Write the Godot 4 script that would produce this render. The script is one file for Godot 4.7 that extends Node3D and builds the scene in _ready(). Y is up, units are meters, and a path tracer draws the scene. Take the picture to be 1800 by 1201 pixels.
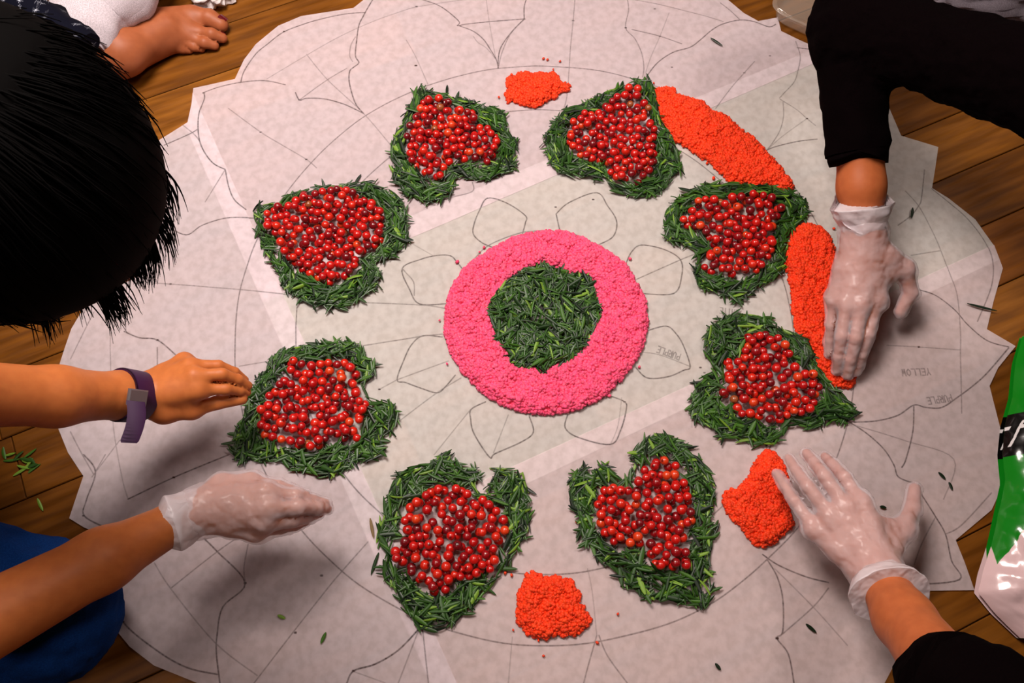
extends Node3D

# ---------- camera geometry (photo frame 1800 x 1201, floor plan in metres, origin = centre of the flower pattern)
const TILT := 0.35668
const ROLL := 0.02804
const FOCAL := 1400.0
const EYE := Vector3(-0.0521, 1.2046, 0.4942)
const BIG := 1000.0
var ax_fw := Vector3(0, -cos(TILT), -sin(TILT))
var ax_rt := Vector3.ZERO
var ax_up := Vector3.ZERO
var rng := RandomNumberGenerator.new()
var taken := {}
var fine := FastNoiseLite.new()
var M := {}

# ---------- small helpers
func P(px: float, py: float, h := 0.0) -> Vector3:      # where a pixel of the photo lies at height h above the floor
	var d := ax_fw + ax_rt * ((px - 900.0) / FOCAL) + ax_up * ((600.5 - py) / FOCAL)
	return EYE + d * ((h - EYE.y) / d.y)

func F(px: float, py: float) -> Vector2:
	var p := P(px, py, 0.0)
	return Vector2(p.x, p.z)

func plan(list: Array) -> PackedVector2Array:           # a traced outline, laid out on the floor
	var out := PackedVector2Array()
	for i in range(0, list.size(), 2):
		out.append(F(list[i], list[i + 1]))
	return out

func numbered(called: String) -> String:
	if not taken.has(called):
		taken[called] = 0
		return called
	taken[called] += 1
	return "%s_%03d" % [called, taken[called]]

func tag(o: Node, label := "", category := "", group := "", kind := "") -> void:
	if label: o.set_meta("label", label)
	if category: o.set_meta("category", category)
	if group: o.set_meta("group", group)
	if kind: o.set_meta("kind", kind)

func thing(called: String, label: String, category: String, at := Vector3.ZERO, group := "") -> Node3D:
	var o := Node3D.new()
	o.name = numbered(called)
	add_child(o, true)
	o.position = at
	tag(o, label, category, group)
	return o

func put(called: String, mesh: Mesh, mat: Material, parent: Node = null) -> MeshInstance3D:
	var o := MeshInstance3D.new()
	o.name = numbered(called) if parent == null else called
	o.mesh = mesh
	o.material_override = mat
	(self if parent == null else parent).add_child(o, true)
	return o

class MB:
	var v := PackedVector3Array()
	var n := PackedVector3Array()
	var uv := PackedVector2Array()
	var uv2 := PackedVector2Array()
	var c := PackedColorArray()
	var idx := PackedInt32Array()
	func add(p: Vector3, nn: Vector3, u := Vector2.ZERO, u2 := Vector2.ZERO, col := Color.WHITE) -> int:
		v.append(p); n.append(nn); uv.append(u); uv2.append(u2); c.append(col)
		return v.size() - 1
	func tri(i: int, j: int, k: int) -> void:            # clockwise when seen from the side the normals point to
		var g := (v[j] - v[i]).cross(v[k] - v[i])
		if g.dot(n[i] + n[j] + n[k]) > 0.0:
			idx.append_array(PackedInt32Array([i, k, j]))
		else:
			idx.append_array(PackedInt32Array([i, j, k]))
	func quad(i: int, j: int, k: int, l: int) -> void:
		tri(i, j, k); tri(i, k, l)
	func box(x: Transform3D, s: Vector3, bev := 0.0) -> void:   # a box with its upper edges chamfered
		var h := s * 0.5
		var b := minf(bev, minf(h.x, h.z) * 0.9)
		var lo := [Vector3(-h.x, -h.y, -h.z), Vector3(h.x, -h.y, -h.z), Vector3(h.x, -h.y, h.z), Vector3(-h.x, -h.y, h.z)]
		var mid := []
		var top := []
		for q in lo:
			mid.append(Vector3(q.x, h.y - b, q.z))
			top.append(Vector3(q.x - signf(q.x) * b, h.y, q.z - signf(q.z) * b))
		var sides := [[lo, mid]]
		if b > 0.0: sides.append([mid, top])
		for r in sides:
			for k in 4:
				face(x, [r[0][k], r[0][(k + 1) % 4], r[1][(k + 1) % 4], r[1][k]])
		face(x, top); face(x, lo)
	func face(x: Transform3D, q: Array) -> void:
		var m: Vector3 = (q[0] + q[1] + q[2] + q[3]) * 0.25
		var g: Vector3 = (q[1] - q[0]).cross(q[2] - q[0]).normalized()
		if g.dot(m) < 0.0: g = -g
		var ids := []
		for p in q:
			ids.append(add(x * p, x.basis * g, Vector2(p.x, p.z)))
		quad(ids[0], ids[1], ids[2], ids[3])
	func smooth() -> void:                               # normals from the faces
		var acc := PackedVector3Array()
		acc.resize(v.size())
		for t in range(0, idx.size(), 3):
			var g := -(v[idx[t + 1]] - v[idx[t]]).cross(v[idx[t + 2]] - v[idx[t]])
			for q in 3: acc[idx[t + q]] += g
		for i in v.size():
			if acc[i].length_squared() > 0.0: n[i] = acc[i].normalized()
	func mesh() -> ArrayMesh:
		var a := []
		a.resize(Mesh.ARRAY_MAX)
		a[Mesh.ARRAY_VERTEX] = v; a[Mesh.ARRAY_NORMAL] = n; a[Mesh.ARRAY_TEX_UV] = uv; a[Mesh.ARRAY_TEX_UV2] = uv2
		a[Mesh.ARRAY_COLOR] = c; a[Mesh.ARRAY_INDEX] = idx
		var m := ArrayMesh.new()
		m.add_surface_from_arrays(Mesh.PRIMITIVE_TRIANGLES, a)
		return m

# ---------- bodies: tapered capsules joined by a smooth minimum, meshed as surface nets
class Flesh:
	var a := PackedVector3Array()
	var d := PackedVector3Array()
	var r0 := PackedFloat32Array()
	var dr := PackedFloat32Array()
	var inv := PackedFloat32Array()
	var g := PackedInt32Array()          # 0 = body, 1.. = one finger each
	var blend := 0.012
	var join := 0.007
	var puff := 0.0
	var crease: FastNoiseLite
	var crease_by := 0.0
	func bone(p: Vector3, q: Vector3, rp: float, rq: float, group := 0) -> void:
		a.append(p); d.append(q - p); r0.append(rp); dr.append(rq - rp); g.append(group)
		inv.append(1.0 / maxf((q - p).length_squared(), 1e-9))
	func one(i: int, p: Vector3) -> float:
		var w := p - a[i]
		var t := clampf(w.dot(d[i]) * inv[i], 0.0, 1.0)
		return (w - d[i] * t).length() - r0[i] - dr[i] * t
	func smin(x: float, y: float, k: float) -> float:
		var h := maxf(k - absf(x - y), 0.0) / k
		return minf(x, y) - h * h * k * 0.25
	func at(p: Vector3, use: PackedInt32Array) -> float:
		var body := BIG
		var res := BIG
		var cur := -1
		var fd := BIG
		for i in use:                    # bones come sorted by group
			var x := one(i, p)
			if g[i] == 0:
				body = smin(body, x, blend) if body < BIG else x
			else:
				if g[i] != cur:
					if cur > 0: res = minf(res, smin(body, fd, join) if body < BIG else fd)
					cur = g[i]; fd = x
				else:
					fd = smin(fd, x, 0.003)
		if cur > 0: res = minf(res, smin(body, fd, join) if body < BIG else fd)
		res = minf(res, body)
		if crease_by > 0.0: res += crease.get_noise_3dv(p) * crease_by
		return res - puff
	func into(mb: MB, cell: float) -> void:
		var lo := Vector3.ONE * BIG
		var hi := -lo
		for i in a.size():
			var r := maxf(r0[i], r0[i] + dr[i]) + puff + crease_by + cell * 2.0
			lo = lo.min(a[i] - Vector3.ONE * r).min(a[i] + d[i] - Vector3.ONE * r)
			hi = hi.max(a[i] + Vector3.ONE * r).max(a[i] + d[i] + Vector3.ONE * r)
		var B := 6
		var nb := Vector3i(((hi - lo) / (cell * B)).ceil())
		var nx := nb.x * B + 1
		var ny := nb.y * B + 1
		var nz := nb.z * B + 1
		var val := PackedFloat32Array()
		val.resize(nx * ny * nz); val.fill(BIG)
		var vert := PackedInt32Array()
		vert.resize(nx * ny * nz); vert.fill(-1)
		var reach := cell * B * 0.87
		var sxy := nx * ny
		var live := []
		for bz in nb.z:
			for by in nb.y:
				for bx in nb.x:
					var mid := lo + (Vector3(bx, by, bz) + Vector3.ONE * 0.5) * cell * B
					var near := BIG
					var use := PackedInt32Array()
					for i in a.size():
						var x := one(i, mid)
						near = minf(near, x)
						if x < reach + 0.03 + puff: use.append(i)
					if near - puff - crease_by - 0.006 > reach or near < -reach - 0.03: continue
					live.append([bx * B, by * B, bz * B, use])
					for k in B + 1:
						for j in B + 1:
							var o := (bz * B + k) * sxy + (by * B + j) * nx + bx * B
							for i in B + 1:
								if val[o + i] == BIG:
									val[o + i] = at(lo + Vector3(bx * B + i, by * B + j, bz * B + k) * cell, use)
		var co := PackedInt32Array([0, 1, nx, nx + 1, sxy, sxy + 1, sxy + nx, sxy + nx + 1])
		var ed := PackedInt32Array([0, 1, 2, 3, 4, 5, 6, 7, 0, 2, 1, 3, 4, 6, 5, 7, 0, 4, 1, 5, 2, 6, 3, 7])
		for L in live:
			for k in B:
				for j in B:
					for i in B:
						var o: int = (L[2] + k) * sxy + (L[1] + j) * nx + L[0] + i
						var neg := 0
						for q in 8:
							if val[o + co[q]] < 0.0: neg += 1
						if neg == 0 or neg == 8: continue
						var sum := Vector3.ZERO
						var m := 0
						for e in range(0, 24, 2):
							var u := val[o + co[ed[e]]]
							var w := val[o + co[ed[e + 1]]]
							if (u < 0.0) == (w < 0.0): continue
							var t := u / (u - w)
							var p0 := Vector3(ed[e] & 1, (ed[e] >> 1) & 1, ed[e] >> 2)
							var p1 := Vector3(ed[e + 1] & 1, (ed[e + 1] >> 1) & 1, ed[e + 1] >> 2)
							sum += p0.lerp(p1, t); m += 1
						var p := lo + (Vector3(L[0] + i, L[1] + j, L[2] + k) + sum / m) * cell
						var h := cell * 0.35
						var f := at(p, L[3])
						var nn := Vector3(at(p + Vector3(h, 0, 0), L[3]) - f, at(p + Vector3(0, h, 0), L[3]) - f, at(p + Vector3(0, 0, h), L[3]) - f).normalized()
						vert[o] = mb.add(p - nn * f, nn)
		for L in live:
			for k in B:
				for j in B:
					for i in B:
						var o: int = (L[2] + k) * sxy + (L[1] + j) * nx + L[0] + i
						if vert[o] < 0: continue
						var s := val[o] < 0.0
						for axis in 3:
							var st: int = [1, nx, sxy][axis]
							if (val[o + st] < 0.0) == s: continue
							var u: int = [nx, sxy, 1][axis]
							var w: int = [sxy, 1, nx][axis]
							if o - u - w < 0: continue
							if vert[o - u] < 0 or vert[o - w] < 0 or vert[o - u - w] < 0: continue
							mb.quad(vert[o], vert[o - u], vert[o - u - w], vert[o - w])

func tube(mb: MB, pts: Array, radii: Array, seg := 20, wr := 0.0, flat := 1.0, up := Vector3.UP, capped := false) -> void:   # swept along pts; radii per point
	var rings := []
	var along := 0.0
	for i in pts.size():
		var t: Vector3 = (pts[mini(i + 1, pts.size() - 1)] - pts[maxi(i - 1, 0)]).normalized()
		var sx := t.cross(up)
		sx = sx.normalized() if sx.length() > 0.05 else t.cross(Vector3.RIGHT).normalized()
		var sy := sx.cross(t).normalized()
		if i > 0: along += (pts[i] - pts[i - 1]).length()
		var ring := []
		for k in seg + 1:
			var an := TAU * k / seg
			var dirn := sx * cos(an) + sy * sin(an) * flat
			var r: float = radii[i]
			var q: Vector3 = pts[i] + dirn * r
			q += dirn.normalized() * fine.get_noise_3dv((q if k < seg else pts[i] + sx * r) * 900.0) * wr
			ring.append(mb.add(q, dirn.normalized(), Vector2(along, float(k) / seg)))
		rings.append(ring)
	for i in pts.size() - 1:
		for k in seg:
			mb.quad(rings[i][k], rings[i][k + 1], rings[i + 1][k + 1], rings[i + 1][k])
	if capped:
		for e in [0, pts.size() - 1]:
			var out: Vector3 = (pts[0] - pts[1]).normalized() if e == 0 else (pts[-1] - pts[-2]).normalized()
			var m := mb.add(pts[e], out)
			for k in seg:
				mb.tri(m, mb.add(mb.v[rings[e][k]], out), mb.add(mb.v[rings[e][k + 1]], out))

func spline(pts: Array, rad: Array, per := 6) -> Array:      # Catmull-Rom through points and radii
	var op := []
	var orr := []
	for i in pts.size() - 1:
		var a: Vector3 = pts[maxi(i - 1, 0)]
		var d: Vector3 = pts[mini(i + 2, pts.size() - 1)]
		for k in per:
			var t := float(k) / per
			op.append((pts[i] as Vector3).cubic_interpolate(pts[i + 1], a, d, t))
			orr.append(lerpf(rad[i], rad[i + 1], t))
	op.append(pts[-1]); orr.append(rad[-1])
	return [op, orr]

# ---------- materials
func mat(c: Color, rough := 0.6, spec := 0.5) -> StandardMaterial3D:
	var m := StandardMaterial3D.new()
	m.albedo_color = c
	m.roughness = rough
	m.metallic_specular = spec
	return m

func c8(r: int, g: int, b: int, a := 255) -> Color:
	return Color8(r, g, b, a)

func ramp(cols: Array, offs: Array) -> Gradient:
	var g := Gradient.new()
	g.offsets = PackedFloat32Array(offs)
	g.colors = PackedColorArray(cols)
	return g

func noise_tex(freq: float, oct: int, g: Gradient, size := 512, sd := 1, kind := FastNoiseLite.TYPE_SIMPLEX_SMOOTH, bump := 0.0) -> NoiseTexture2D:
	var n := FastNoiseLite.new()
	n.noise_type = kind
	n.frequency = freq
	n.fractal_octaves = oct
	n.seed = sd
	var t := NoiseTexture2D.new()
	t.width = size; t.height = size
	t.seamless = true
	t.noise = n
	if g: t.color_ramp = g
	if bump > 0.0:
		t.as_normal_map = true
		t.bump_strength = bump
	return t

func make_materials() -> void:
	var skin_tex := noise_tex(0.03, 4, ramp([Color(0.94, 0.92, 0.91), Color(1, 1, 1)], [0.25, 0.75]), 256, 3)
	for k in [["skin", c8(194, 112, 58)], ["skin_warm", c8(190, 104, 58)], ["skin_foot", c8(166, 94, 58)]]:
		var m := mat(k[1], 0.5, 0.4)
		m.albedo_texture = skin_tex
		m.uv1_triplanar = true
		m.uv1_scale = Vector3.ONE * 8.0
		m.subsurf_scatter_enabled = true
		m.subsurf_scatter_strength = 0.12
		M[k[0]] = m
	for k in [["hair", c8(3, 2, 2), 0.8], ["black_cloth", c8(8, 3, 4), 1.0], ["navy_cloth", c8(20, 24, 40), 0.9], ["blue_cloth", c8(22, 62, 130), 0.85], ["pale_cloth", c8(226, 214, 222), 0.85], ["grey_cloth", c8(150, 140, 150), 0.85]]:
		var m := mat(k[1], k[2], 0.12 if k[0] != "hair" else 0.15)
		if k[0] != "hair":
			m.albedo_texture = noise_tex(0.2, 3, ramp([Color(0.78, 0.78, 0.78), Color(1, 1, 1)], [0.3, 0.7]), 256, 8)
			m.uv1_triplanar = true
			m.uv1_scale = Vector3.ONE * 9.0
		M[k[0]] = m
	var gl := mat(Color(0.93, 0.88, 0.9, 0.36), 0.3, 0.5)
	gl.transparency = BaseMaterial3D.TRANSPARENCY_ALPHA
	gl.normal_enabled = true
	gl.normal_texture = noise_tex(0.015, 3, null, 256, 21, FastNoiseLite.TYPE_SIMPLEX_SMOOTH, 10.0)
	gl.uv1_triplanar = true
	gl.uv1_scale = Vector3(9, 9, 9)
	gl.normal_scale = 0.6
	M["glove"] = gl
	var cf := gl.duplicate() as StandardMaterial3D
	cf.albedo_color = Color(0.96, 0.92, 0.94, 0.62)
	M["glove_cuff"] = cf
	M["band"] = mat(c8(54, 20, 60), 0.5, 0.4)
	var bk := mat(c8(120, 112, 116), 0.35, 0.5)
	bk.metallic = 0.6
	M["buckle"] = bk
	M["nail"] = mat(c8(88, 14, 22), 0.2, 0.6)
	# wood: long grain along u
	var grain := noise_tex(0.012, 4, ramp([c8(108, 64, 18), c8(128, 78, 24), c8(144, 90, 30)], [0.2, 0.5, 0.85]), 512, 12)
	for i in 4:
		var w := mat([Color(1, 1, 1), Color(0.9, 0.88, 0.86), Color(0.97, 0.92, 0.86), Color(0.84, 0.82, 0.8)][i], 0.38, 0.3)
		w.albedo_texture = grain
		w.uv1_scale = Vector3(0.7, 7.0, 1)
		w.uv1_offset = Vector3(0.37 * i, 0.21 * i, 0)
		w.roughness_texture = noise_tex(0.05, 3, ramp([Color(0.3, 0.3, 0.3), Color(0.5, 0.5, 0.5)], [0.2, 0.8]), 256, 5) if i == 0 else (M["wood0"] as StandardMaterial3D).roughness_texture
		w.roughness = 1.0
		M["wood%d" % i] = w
	M["wall"] = mat(c8(120, 98, 78), 0.9, 0.2)
	M["ceiling"] = mat(c8(225, 218, 208), 0.9, 0.2)

# ---------- the drawing on the paper
const TX0 := -0.82
const TSPAN := 1.64
const TPIX := 2048
var sheet: Image

func ink(a: Vector2, b: Vector2, wide := 1.1, dark := 0.75) -> void:
	var p := (a - Vector2(TX0, TX0)) / TSPAN * TPIX
	var q := (b - Vector2(TX0, TX0)) / TSPAN * TPIX
	var steps := int(ceil((q - p).length() / 0.6)) + 1
	for s in steps + 1:
		var o := p.lerp(q, float(s) / steps)
		var vary := dark * (0.78 + 0.3 * fine.get_noise_2d(o.x * 6.0, o.y * 6.0))
		for j in range(int(o.y) - 2, int(o.y) + 3):
			for i in range(int(o.x) - 2, int(o.x) + 3):
				if i < 0 or j < 0 or i >= TPIX or j >= TPIX: continue
				var t := clampf(1.0 - (Vector2(i, j) - o).length() / (wide + 0.75), 0.0, 1.0)
				if t <= 0.0: continue
				var al := minf(minf(t * 1.9, 1.0) * vary * 1.12, 0.97)
				if al > sheet.get_pixel(i, j).a:
					sheet.set_pixel(i, j, Color(0.16, 0.09, 0.13, al))

func curve(list: Array, wide := 1.05, dark := 0.78) -> void:     # a pen stroke through traced points
	var pts := plan(list)
	for i in pts.size() - 1:
		var a := pts[maxi(i - 1, 0)]
		var d := pts[mini(i + 2, pts.size() - 1)]
		var last := pts[i]
		for k in range(1, 7):
			var t := k / 6.0
			var q := pts[i].lerp(pts[i + 1], t) if pts.size() < 3 else pts[i].cubic_interpolate(pts[i + 1], a, d, t)
			ink(last, q, wide, dark)
			last = q

func circle(r: float) -> void:
	var last := Vector2.ZERO
	for k in 241:
		var an := TAU * k / 240.0
		var rr := r + fine.get_noise_2d(cos(an) * 60.0, sin(an) * 60.0) * 0.006
		var q := Vector2(cos(an), sin(an)) * rr
		if k > 0: ink(last, q, 0.95, 0.66)
		last = q

func word(text: String, at: Vector2, along: Vector2, high: float) -> void:   # pen capitals
	var G := {"W": [[0, 0, 0.2, 1, 0.5, 0.3, 0.8, 1, 1, 0]], "H": [[0, 0, 0, 1], [1, 0, 1, 1], [0, 0.5, 1, 0.5]], "I": [[0.5, 0, 0.5, 1]], "T": [[0, 0, 1, 0], [0.5, 0, 0.5, 1]],
		"E": [[1, 0, 0, 0, 0, 1, 1, 1], [0, 0.5, 0.8, 0.5]], "P": [[0, 1, 0, 0, 0.9, 0.05, 0.9, 0.5, 0, 0.55]], "U": [[0, 0, 0.05, 0.8, 0.5, 1, 0.95, 0.8, 1, 0]],
		"R": [[0, 1, 0, 0, 0.9, 0.05, 0.9, 0.5, 0, 0.55, 1, 1]], "L": [[0, 0, 0, 1, 1, 1]], "Y": [[0, 0, 0.5, 0.5, 1, 0], [0.5, 0.5, 0.5, 1]], "O": [[0.5, 0, 0, 0.3, 0, 0.7, 0.5, 1, 1, 0.7, 1, 0.3, 0.5, 0]]}
	var down := Vector2(-along.y, along.x).normalized() * high
	for i in text.length():
		for st in G[text[i]]:
			for k in range(0, st.size() - 2, 2):
				var o := at + along * i
				ink(o + along * 0.68 * st[k] + down * st[k + 1], o + along * 0.68 * st[k + 2] + down * st[k + 3], 0.75, 0.6)

func dot(px: float, py: float, r := 1.6) -> void:
	ink(F(px - 1, py), F(px + 1, py), r, 0.95)

func draw_sheet() -> void:
	sheet = Image.create(TPIX, TPIX, false, Image.FORMAT_RGBA8)
	sheet.fill(Color(0.16, 0.09, 0.13, 0))
	circle(0.5); circle(0.4034); circle(0.158)
	# scalloped border and the pointed leaves between
	curve([424, 147, 430, 127, 450, 97, 470, 80, 497, 59, 530, 46, 560, 37, 605, 27, 642, 24])
	curve([656, 0, 646, 17, 639, 30, 631, 47, 627, 75, 625, 100, 631, 112, 622, 120, 615, 127, 614, 145, 620, 170, 627, 187, 639, 201], 1.2, 0.8)
	curve([625, 67, 617, 82, 615, 100, 620, 110], 0.9, 0.5)
	curve([520, 165, 527, 178, 540, 175, 570, 176, 602, 184, 625, 194, 639, 201], 1.2, 0.8)
	curve([527, 178, 576, 142, 610, 122], 0.9, 0.55)
	curve([539, 97, 576, 142, 639, 201, 687, 257], 0.8, 0.45)
	curve([470, 141, 537, 100, 592, 69, 655, 40, 697, 25, 735, 14, 812, 2], 0.75, 0.4)
	curve([357, 165, 385, 155, 422, 147, 465, 144, 502, 151], 1.0, 0.75)
	curve([359, 165, 360, 175, 351, 200, 349, 225, 352, 250, 362, 272, 377, 290, 397, 300], 1.1, 0.8)
	curve([397, 300, 403, 330, 413, 353, 433, 370]); curve([397, 300, 362, 357], 0.8, 0.55)
	curve([347, 230, 333, 238, 290, 257]); curve([320, 220, 347, 243, 360, 270], 0.8, 0.55)
	curve([402, 192, 459, 234, 497, 257, 539, 282, 557, 297], 0.8, 0.5)
	curve([714, 72, 730, 100, 752, 150], 0.75, 0.4)
	curve([737, 0, 767, 10, 787, 22, 807, 40, 804, 47, 820, 44, 862, 40, 921, 36])
	curve([807, 47, 832, 57, 850, 72, 862, 90, 872, 107, 876, 122], 1.1, 0.75); curve([832, 66, 840, 77, 855, 87, 870, 105], 0.8, 0.4)
	curve([921, 36, 902, 55, 885, 77, 877, 95, 875, 122], 1.1, 0.78); curve([921, 37, 897, 62, 882, 95, 876, 120], 0.9, 0.55)
	curve([925, 0, 921, 15, 921, 36]); curve([854, 0, 860, 42, 870, 100], 0.7, 0.35)
	curve([1010, 0, 1007, 37, 1002, 87, 1000, 120, 996, 170, 990, 195], 0.85, 0.5)
	curve([1102, 0, 1104, 20, 1099, 51, 1115, 70, 1127, 95, 1131, 120, 1129, 137], 0.9, 0.55)
	curve([1112, 1, 1157, 10, 1205, 22, 1237, 30, 1270, 40], 0.8, 0.5); curve([1110, 54, 1159, 66, 1197, 79], 0.9, 0.65)
	curve([1175, 25, 1159, 66, 1142, 105, 1132, 137], 0.7, 0.35)
	curve([1135, 137, 1155, 112, 1182, 94, 1212, 85, 1230, 72, 1250, 55, 1270, 44, 1300, 37, 1325, 40, 1350, 49, 1362, 45])
	curve([1265, 7, 1282, 20, 1300, 37], 0.9, 0.6); curve([1397, 75, 1405, 100, 1402, 122, 1395, 145, 1377, 165, 1369, 174], 0.85, 0.55)
	curve([1400, 86, 1425, 89]); curve([1370, 176, 1400, 195, 1417, 210, 1432, 222], 0.8, 0.5)
	curve([1375, 180, 1376, 205, 1370, 230, 1357, 252, 1347, 265], 0.85, 0.55); curve([1417, 210, 1375, 240, 1350, 262], 0.75, 0.4)
	curve([1347, 265, 1362, 259, 1400, 250, 1435, 246], 1.0, 0.75); curve([1325, 110, 1307, 130, 1285, 155, 1257, 192], 0.85, 0.5)
	curve([1623, 300, 1618, 350, 1613, 363, 1600, 380, 1577, 397], 0.9, 0.6)
	curve([1590, 337, 1613, 363, 1633, 400, 1647, 430, 1666, 480, 1680, 520, 1686, 583, 1686, 633, 1688, 727], 0.8, 0.5)
	curve([1636, 333, 1666, 357, 1700, 387, 1730, 427, 1743, 463, 1740, 506, 1716, 566], 0.9, 0.6)
	curve([1615, 511, 1643, 521, 1676, 546, 1700, 573, 1733, 600, 1770, 611]); curve([1600, 450, 1650, 442], 0.8, 0.5)
	curve([1557, 608, 1613, 611, 1686, 616], 0.75, 0.45); curve([1770, 613, 1733, 656, 1709, 678, 1681, 699, 1653, 717, 1625, 717, 1604, 713, 1576, 731, 1537, 741, 1495, 743])
	curve([1604, 715, 1602, 759, 1590, 808, 1583, 822]); curve([1488, 741, 1520, 762, 1551, 790, 1569, 818, 1577, 839, 1604, 850])
	curve([1499, 748, 1590, 776, 1674, 808, 1656, 878], 0.75, 0.45); curve([1618, 871, 1642, 909, 1660, 941, 1670, 986, 1684, 1019, 1604, 1028])
	curve([1642, 909, 1618, 955, 1604, 993], 0.8, 0.5); curve([1660, 939, 1688, 923, 1740, 867], 0.85, 0.55)
	curve([1339, 975, 1367, 994, 1414, 1014, 1454, 1024]); curve([1347, 984, 1364, 1014, 1374, 1054, 1374, 1110, 1364, 1122, 1384, 1150, 1394, 1201], 1.1, 0.75)
	curve([1374, 1114, 1427, 1067, 1454, 1034], 0.85, 0.55); curve([1360, 1000, 1427, 1067, 1487, 1134], 0.8, 0.4)
	curve([1048, 1117, 1033, 1170, 1025, 1201], 0.9, 0.55); curve([1052, 1117, 1067, 1153, 1102, 1201], 0.9, 0.55)
	curve([900, 1120, 893, 1201], 0.7, 0.35); curve([1032, 1000, 1040, 1040, 1048, 1117], 0.7, 0.35)
	curve([647, 953, 603, 1003, 580, 1030, 517, 1110, 447, 1201], 0.85, 0.55)
	curve([360, 947, 383, 970, 432, 1025, 393, 1067, 383, 1117, 382, 1150, 388, 1201], 1.1, 0.78); curve([437, 957, 430, 997, 432, 1025], 0.85, 0.5)
	curve([427, 940, 383, 970, 303, 1033], 0.85, 0.55); curve([273, 990, 303, 1037, 380, 1130, 453, 1187], 0.75, 0.45)
	curve([203, 1040, 218, 1093, 277, 1143, 330, 1173, 383, 1185]); curve([735, 1107, 700, 1143, 660, 1167, 622, 1179, 610, 1201], 1.2, 0.85)
	curve([622, 1180, 677, 1200], 0.7, 0.4); curve([735, 1110, 700, 1201], 0.8, 0.5); curve([743, 1107, 753, 1200], 0.85, 0.55)
	curve([295, 400, 329, 415, 357, 398, 400, 385, 447, 385]);
	curve([271, 499, 405, 509, 512, 520], 0.85, 0.55)
	curve([220, 584, 246, 595, 278, 599, 310, 625]); curve([278, 612, 278, 650], 0.9, 0.6); curve([422, 645, 475, 636], 0.8, 0.5)
	curve([167, 550, 126, 632], 0.8, 0.5); curve([196, 587, 196, 632, 201, 749, 216, 839, 227, 878], 0.75, 0.4); curve([126, 760, 145, 797, 167, 835], 0.8, 0.5)
	curve([212, 775, 164, 839], 0.8, 0.45); curve([149, 800, 170, 830, 154, 880, 150, 907, 187, 928])
	curve([187, 800, 170, 830], 0.8, 0.5); curve([227, 878, 307, 840, 404, 800])
	# the daisy petals round the ring
	curve([868, 437, 847, 428, 832, 413, 833, 395, 843, 370, 857, 350, 890, 358, 923, 380, 923, 393, 918, 412]); curve([977, 377, 1000, 357, 1048, 340, 1067, 363, 1083, 390, 1077, 417, 1050, 432])
	curve([977, 377, 982, 400, 985, 410]); curve([1100, 463, 1110, 443, 1127, 432, 1167, 440, 1195, 458, 1197, 487, 1183, 517, 1127, 517]); curve([1118, 492, 1195, 458, 1240, 440], 0.85, 0.6)
	curve([1137, 582, 1170, 574, 1187, 587, 1200, 608, 1212, 645, 1200, 652, 1173, 663, 1137, 665, 1117, 647]); curve([1130, 620, 1160, 625, 1212, 645], 0.7, 0.45)
	curve([1073, 697, 1097, 707, 1100, 720, 1090, 757, 1072, 782, 1017, 770, 993, 753, 997, 730]); curve([853, 707, 828, 720, 827, 737, 833, 763, 860, 804, 870, 798, 917, 777, 937, 760, 930, 733])
	curve([893, 730, 867, 797], 0.7, 0.45); curve([777, 593, 743, 591, 723, 607, 710, 633, 698, 668, 713, 673, 740, 683, 768, 691, 783, 680, 800, 660]); curve([698, 668, 788, 635], 0.8, 0.5)
	curve([703, 740, 768, 691, 810, 665], 0.85, 0.5); curve([640, 608, 710, 597, 747, 591, 777, 588], 0.9, 0.6); curve([815, 477, 803, 462, 792, 451, 770, 450, 740, 457, 707, 473, 720, 510, 737, 535, 783, 535])
	curve([707, 473, 713, 480, 727, 497, 728, 520], 0.85, 0.55); curve([640, 533, 740, 537, 782, 543], 0.85, 0.55); curve([763, 800, 827, 720], 0.7, 0.45); curve([667, 685, 698, 668], 0.8, 0.5)
	curve([830, 322, 830, 338, 793, 348], 0.9, 0.6); curve([1072, 782, 1085, 750, 1092, 700], 0.6, 0.35); curve([690, 410, 760, 450], 0.6, 0.35); curve([1195, 458, 1230, 445], 0.6, 0.4)
	for q in [[732, 14, 2.2], [731, 117, 2.4], [566, 1012, 2.0], [301, 501, 1.6], [278, 599, 1.6], [359, 165, 1.9], [432, 1025, 1.9], [622, 1179, 1.9], [218, 1093, 1.5], [149, 907, 1.5], [307, 840, 1.9], [1364, 1122, 2.4], [527, 178, 1.5], [459, 234, 1.6], [539, 282, 1.4], [500, 57, 1.7],
		[1159, 66, 1.4], [1099, 51, 1.4], [921, 36, 1.6], [1007, 38, 1.5], [1613, 611, 1.6], [1417, 210, 1.4], [1307, 130, 1.4], [667, 685, 1.3], [1097, 707, 1.2], [857, 350, 1.2], [860, 1042, 1.2], [1230, 647, 1.5], [1237, 656, 1.3], [520, 1112, 1.9], [1042, 352, 1.4], [976, 365, 1.2], [1150, 18, 1.3], [1180, 120, 1.2], [1352, 100, 1.2]]:
		dot(q[0], q[1], q[2])
	word("WHITE", F(1297, 556), (F(1262, 551) - F(1297, 556)) / 5.0, 0.010)
	word("PURPLE", F(1192, 634), (F(1151, 619) - F(1192, 634)) / 6.0, 0.011)
	word("YELLOW", F(1634, 660), (F(1582, 662) - F(1634, 660)) / 6.0, 0.011)
	word("PURPLE", F(1672, 706), (F(1628, 712) - F(1672, 706)) / 6.0, 0.011)

func wave(x: float, z: float) -> float:
	return fine.get_noise_2d(x * 260.0 + 40.0, z * 260.0) * 0.0013 + 0.0012

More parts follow.
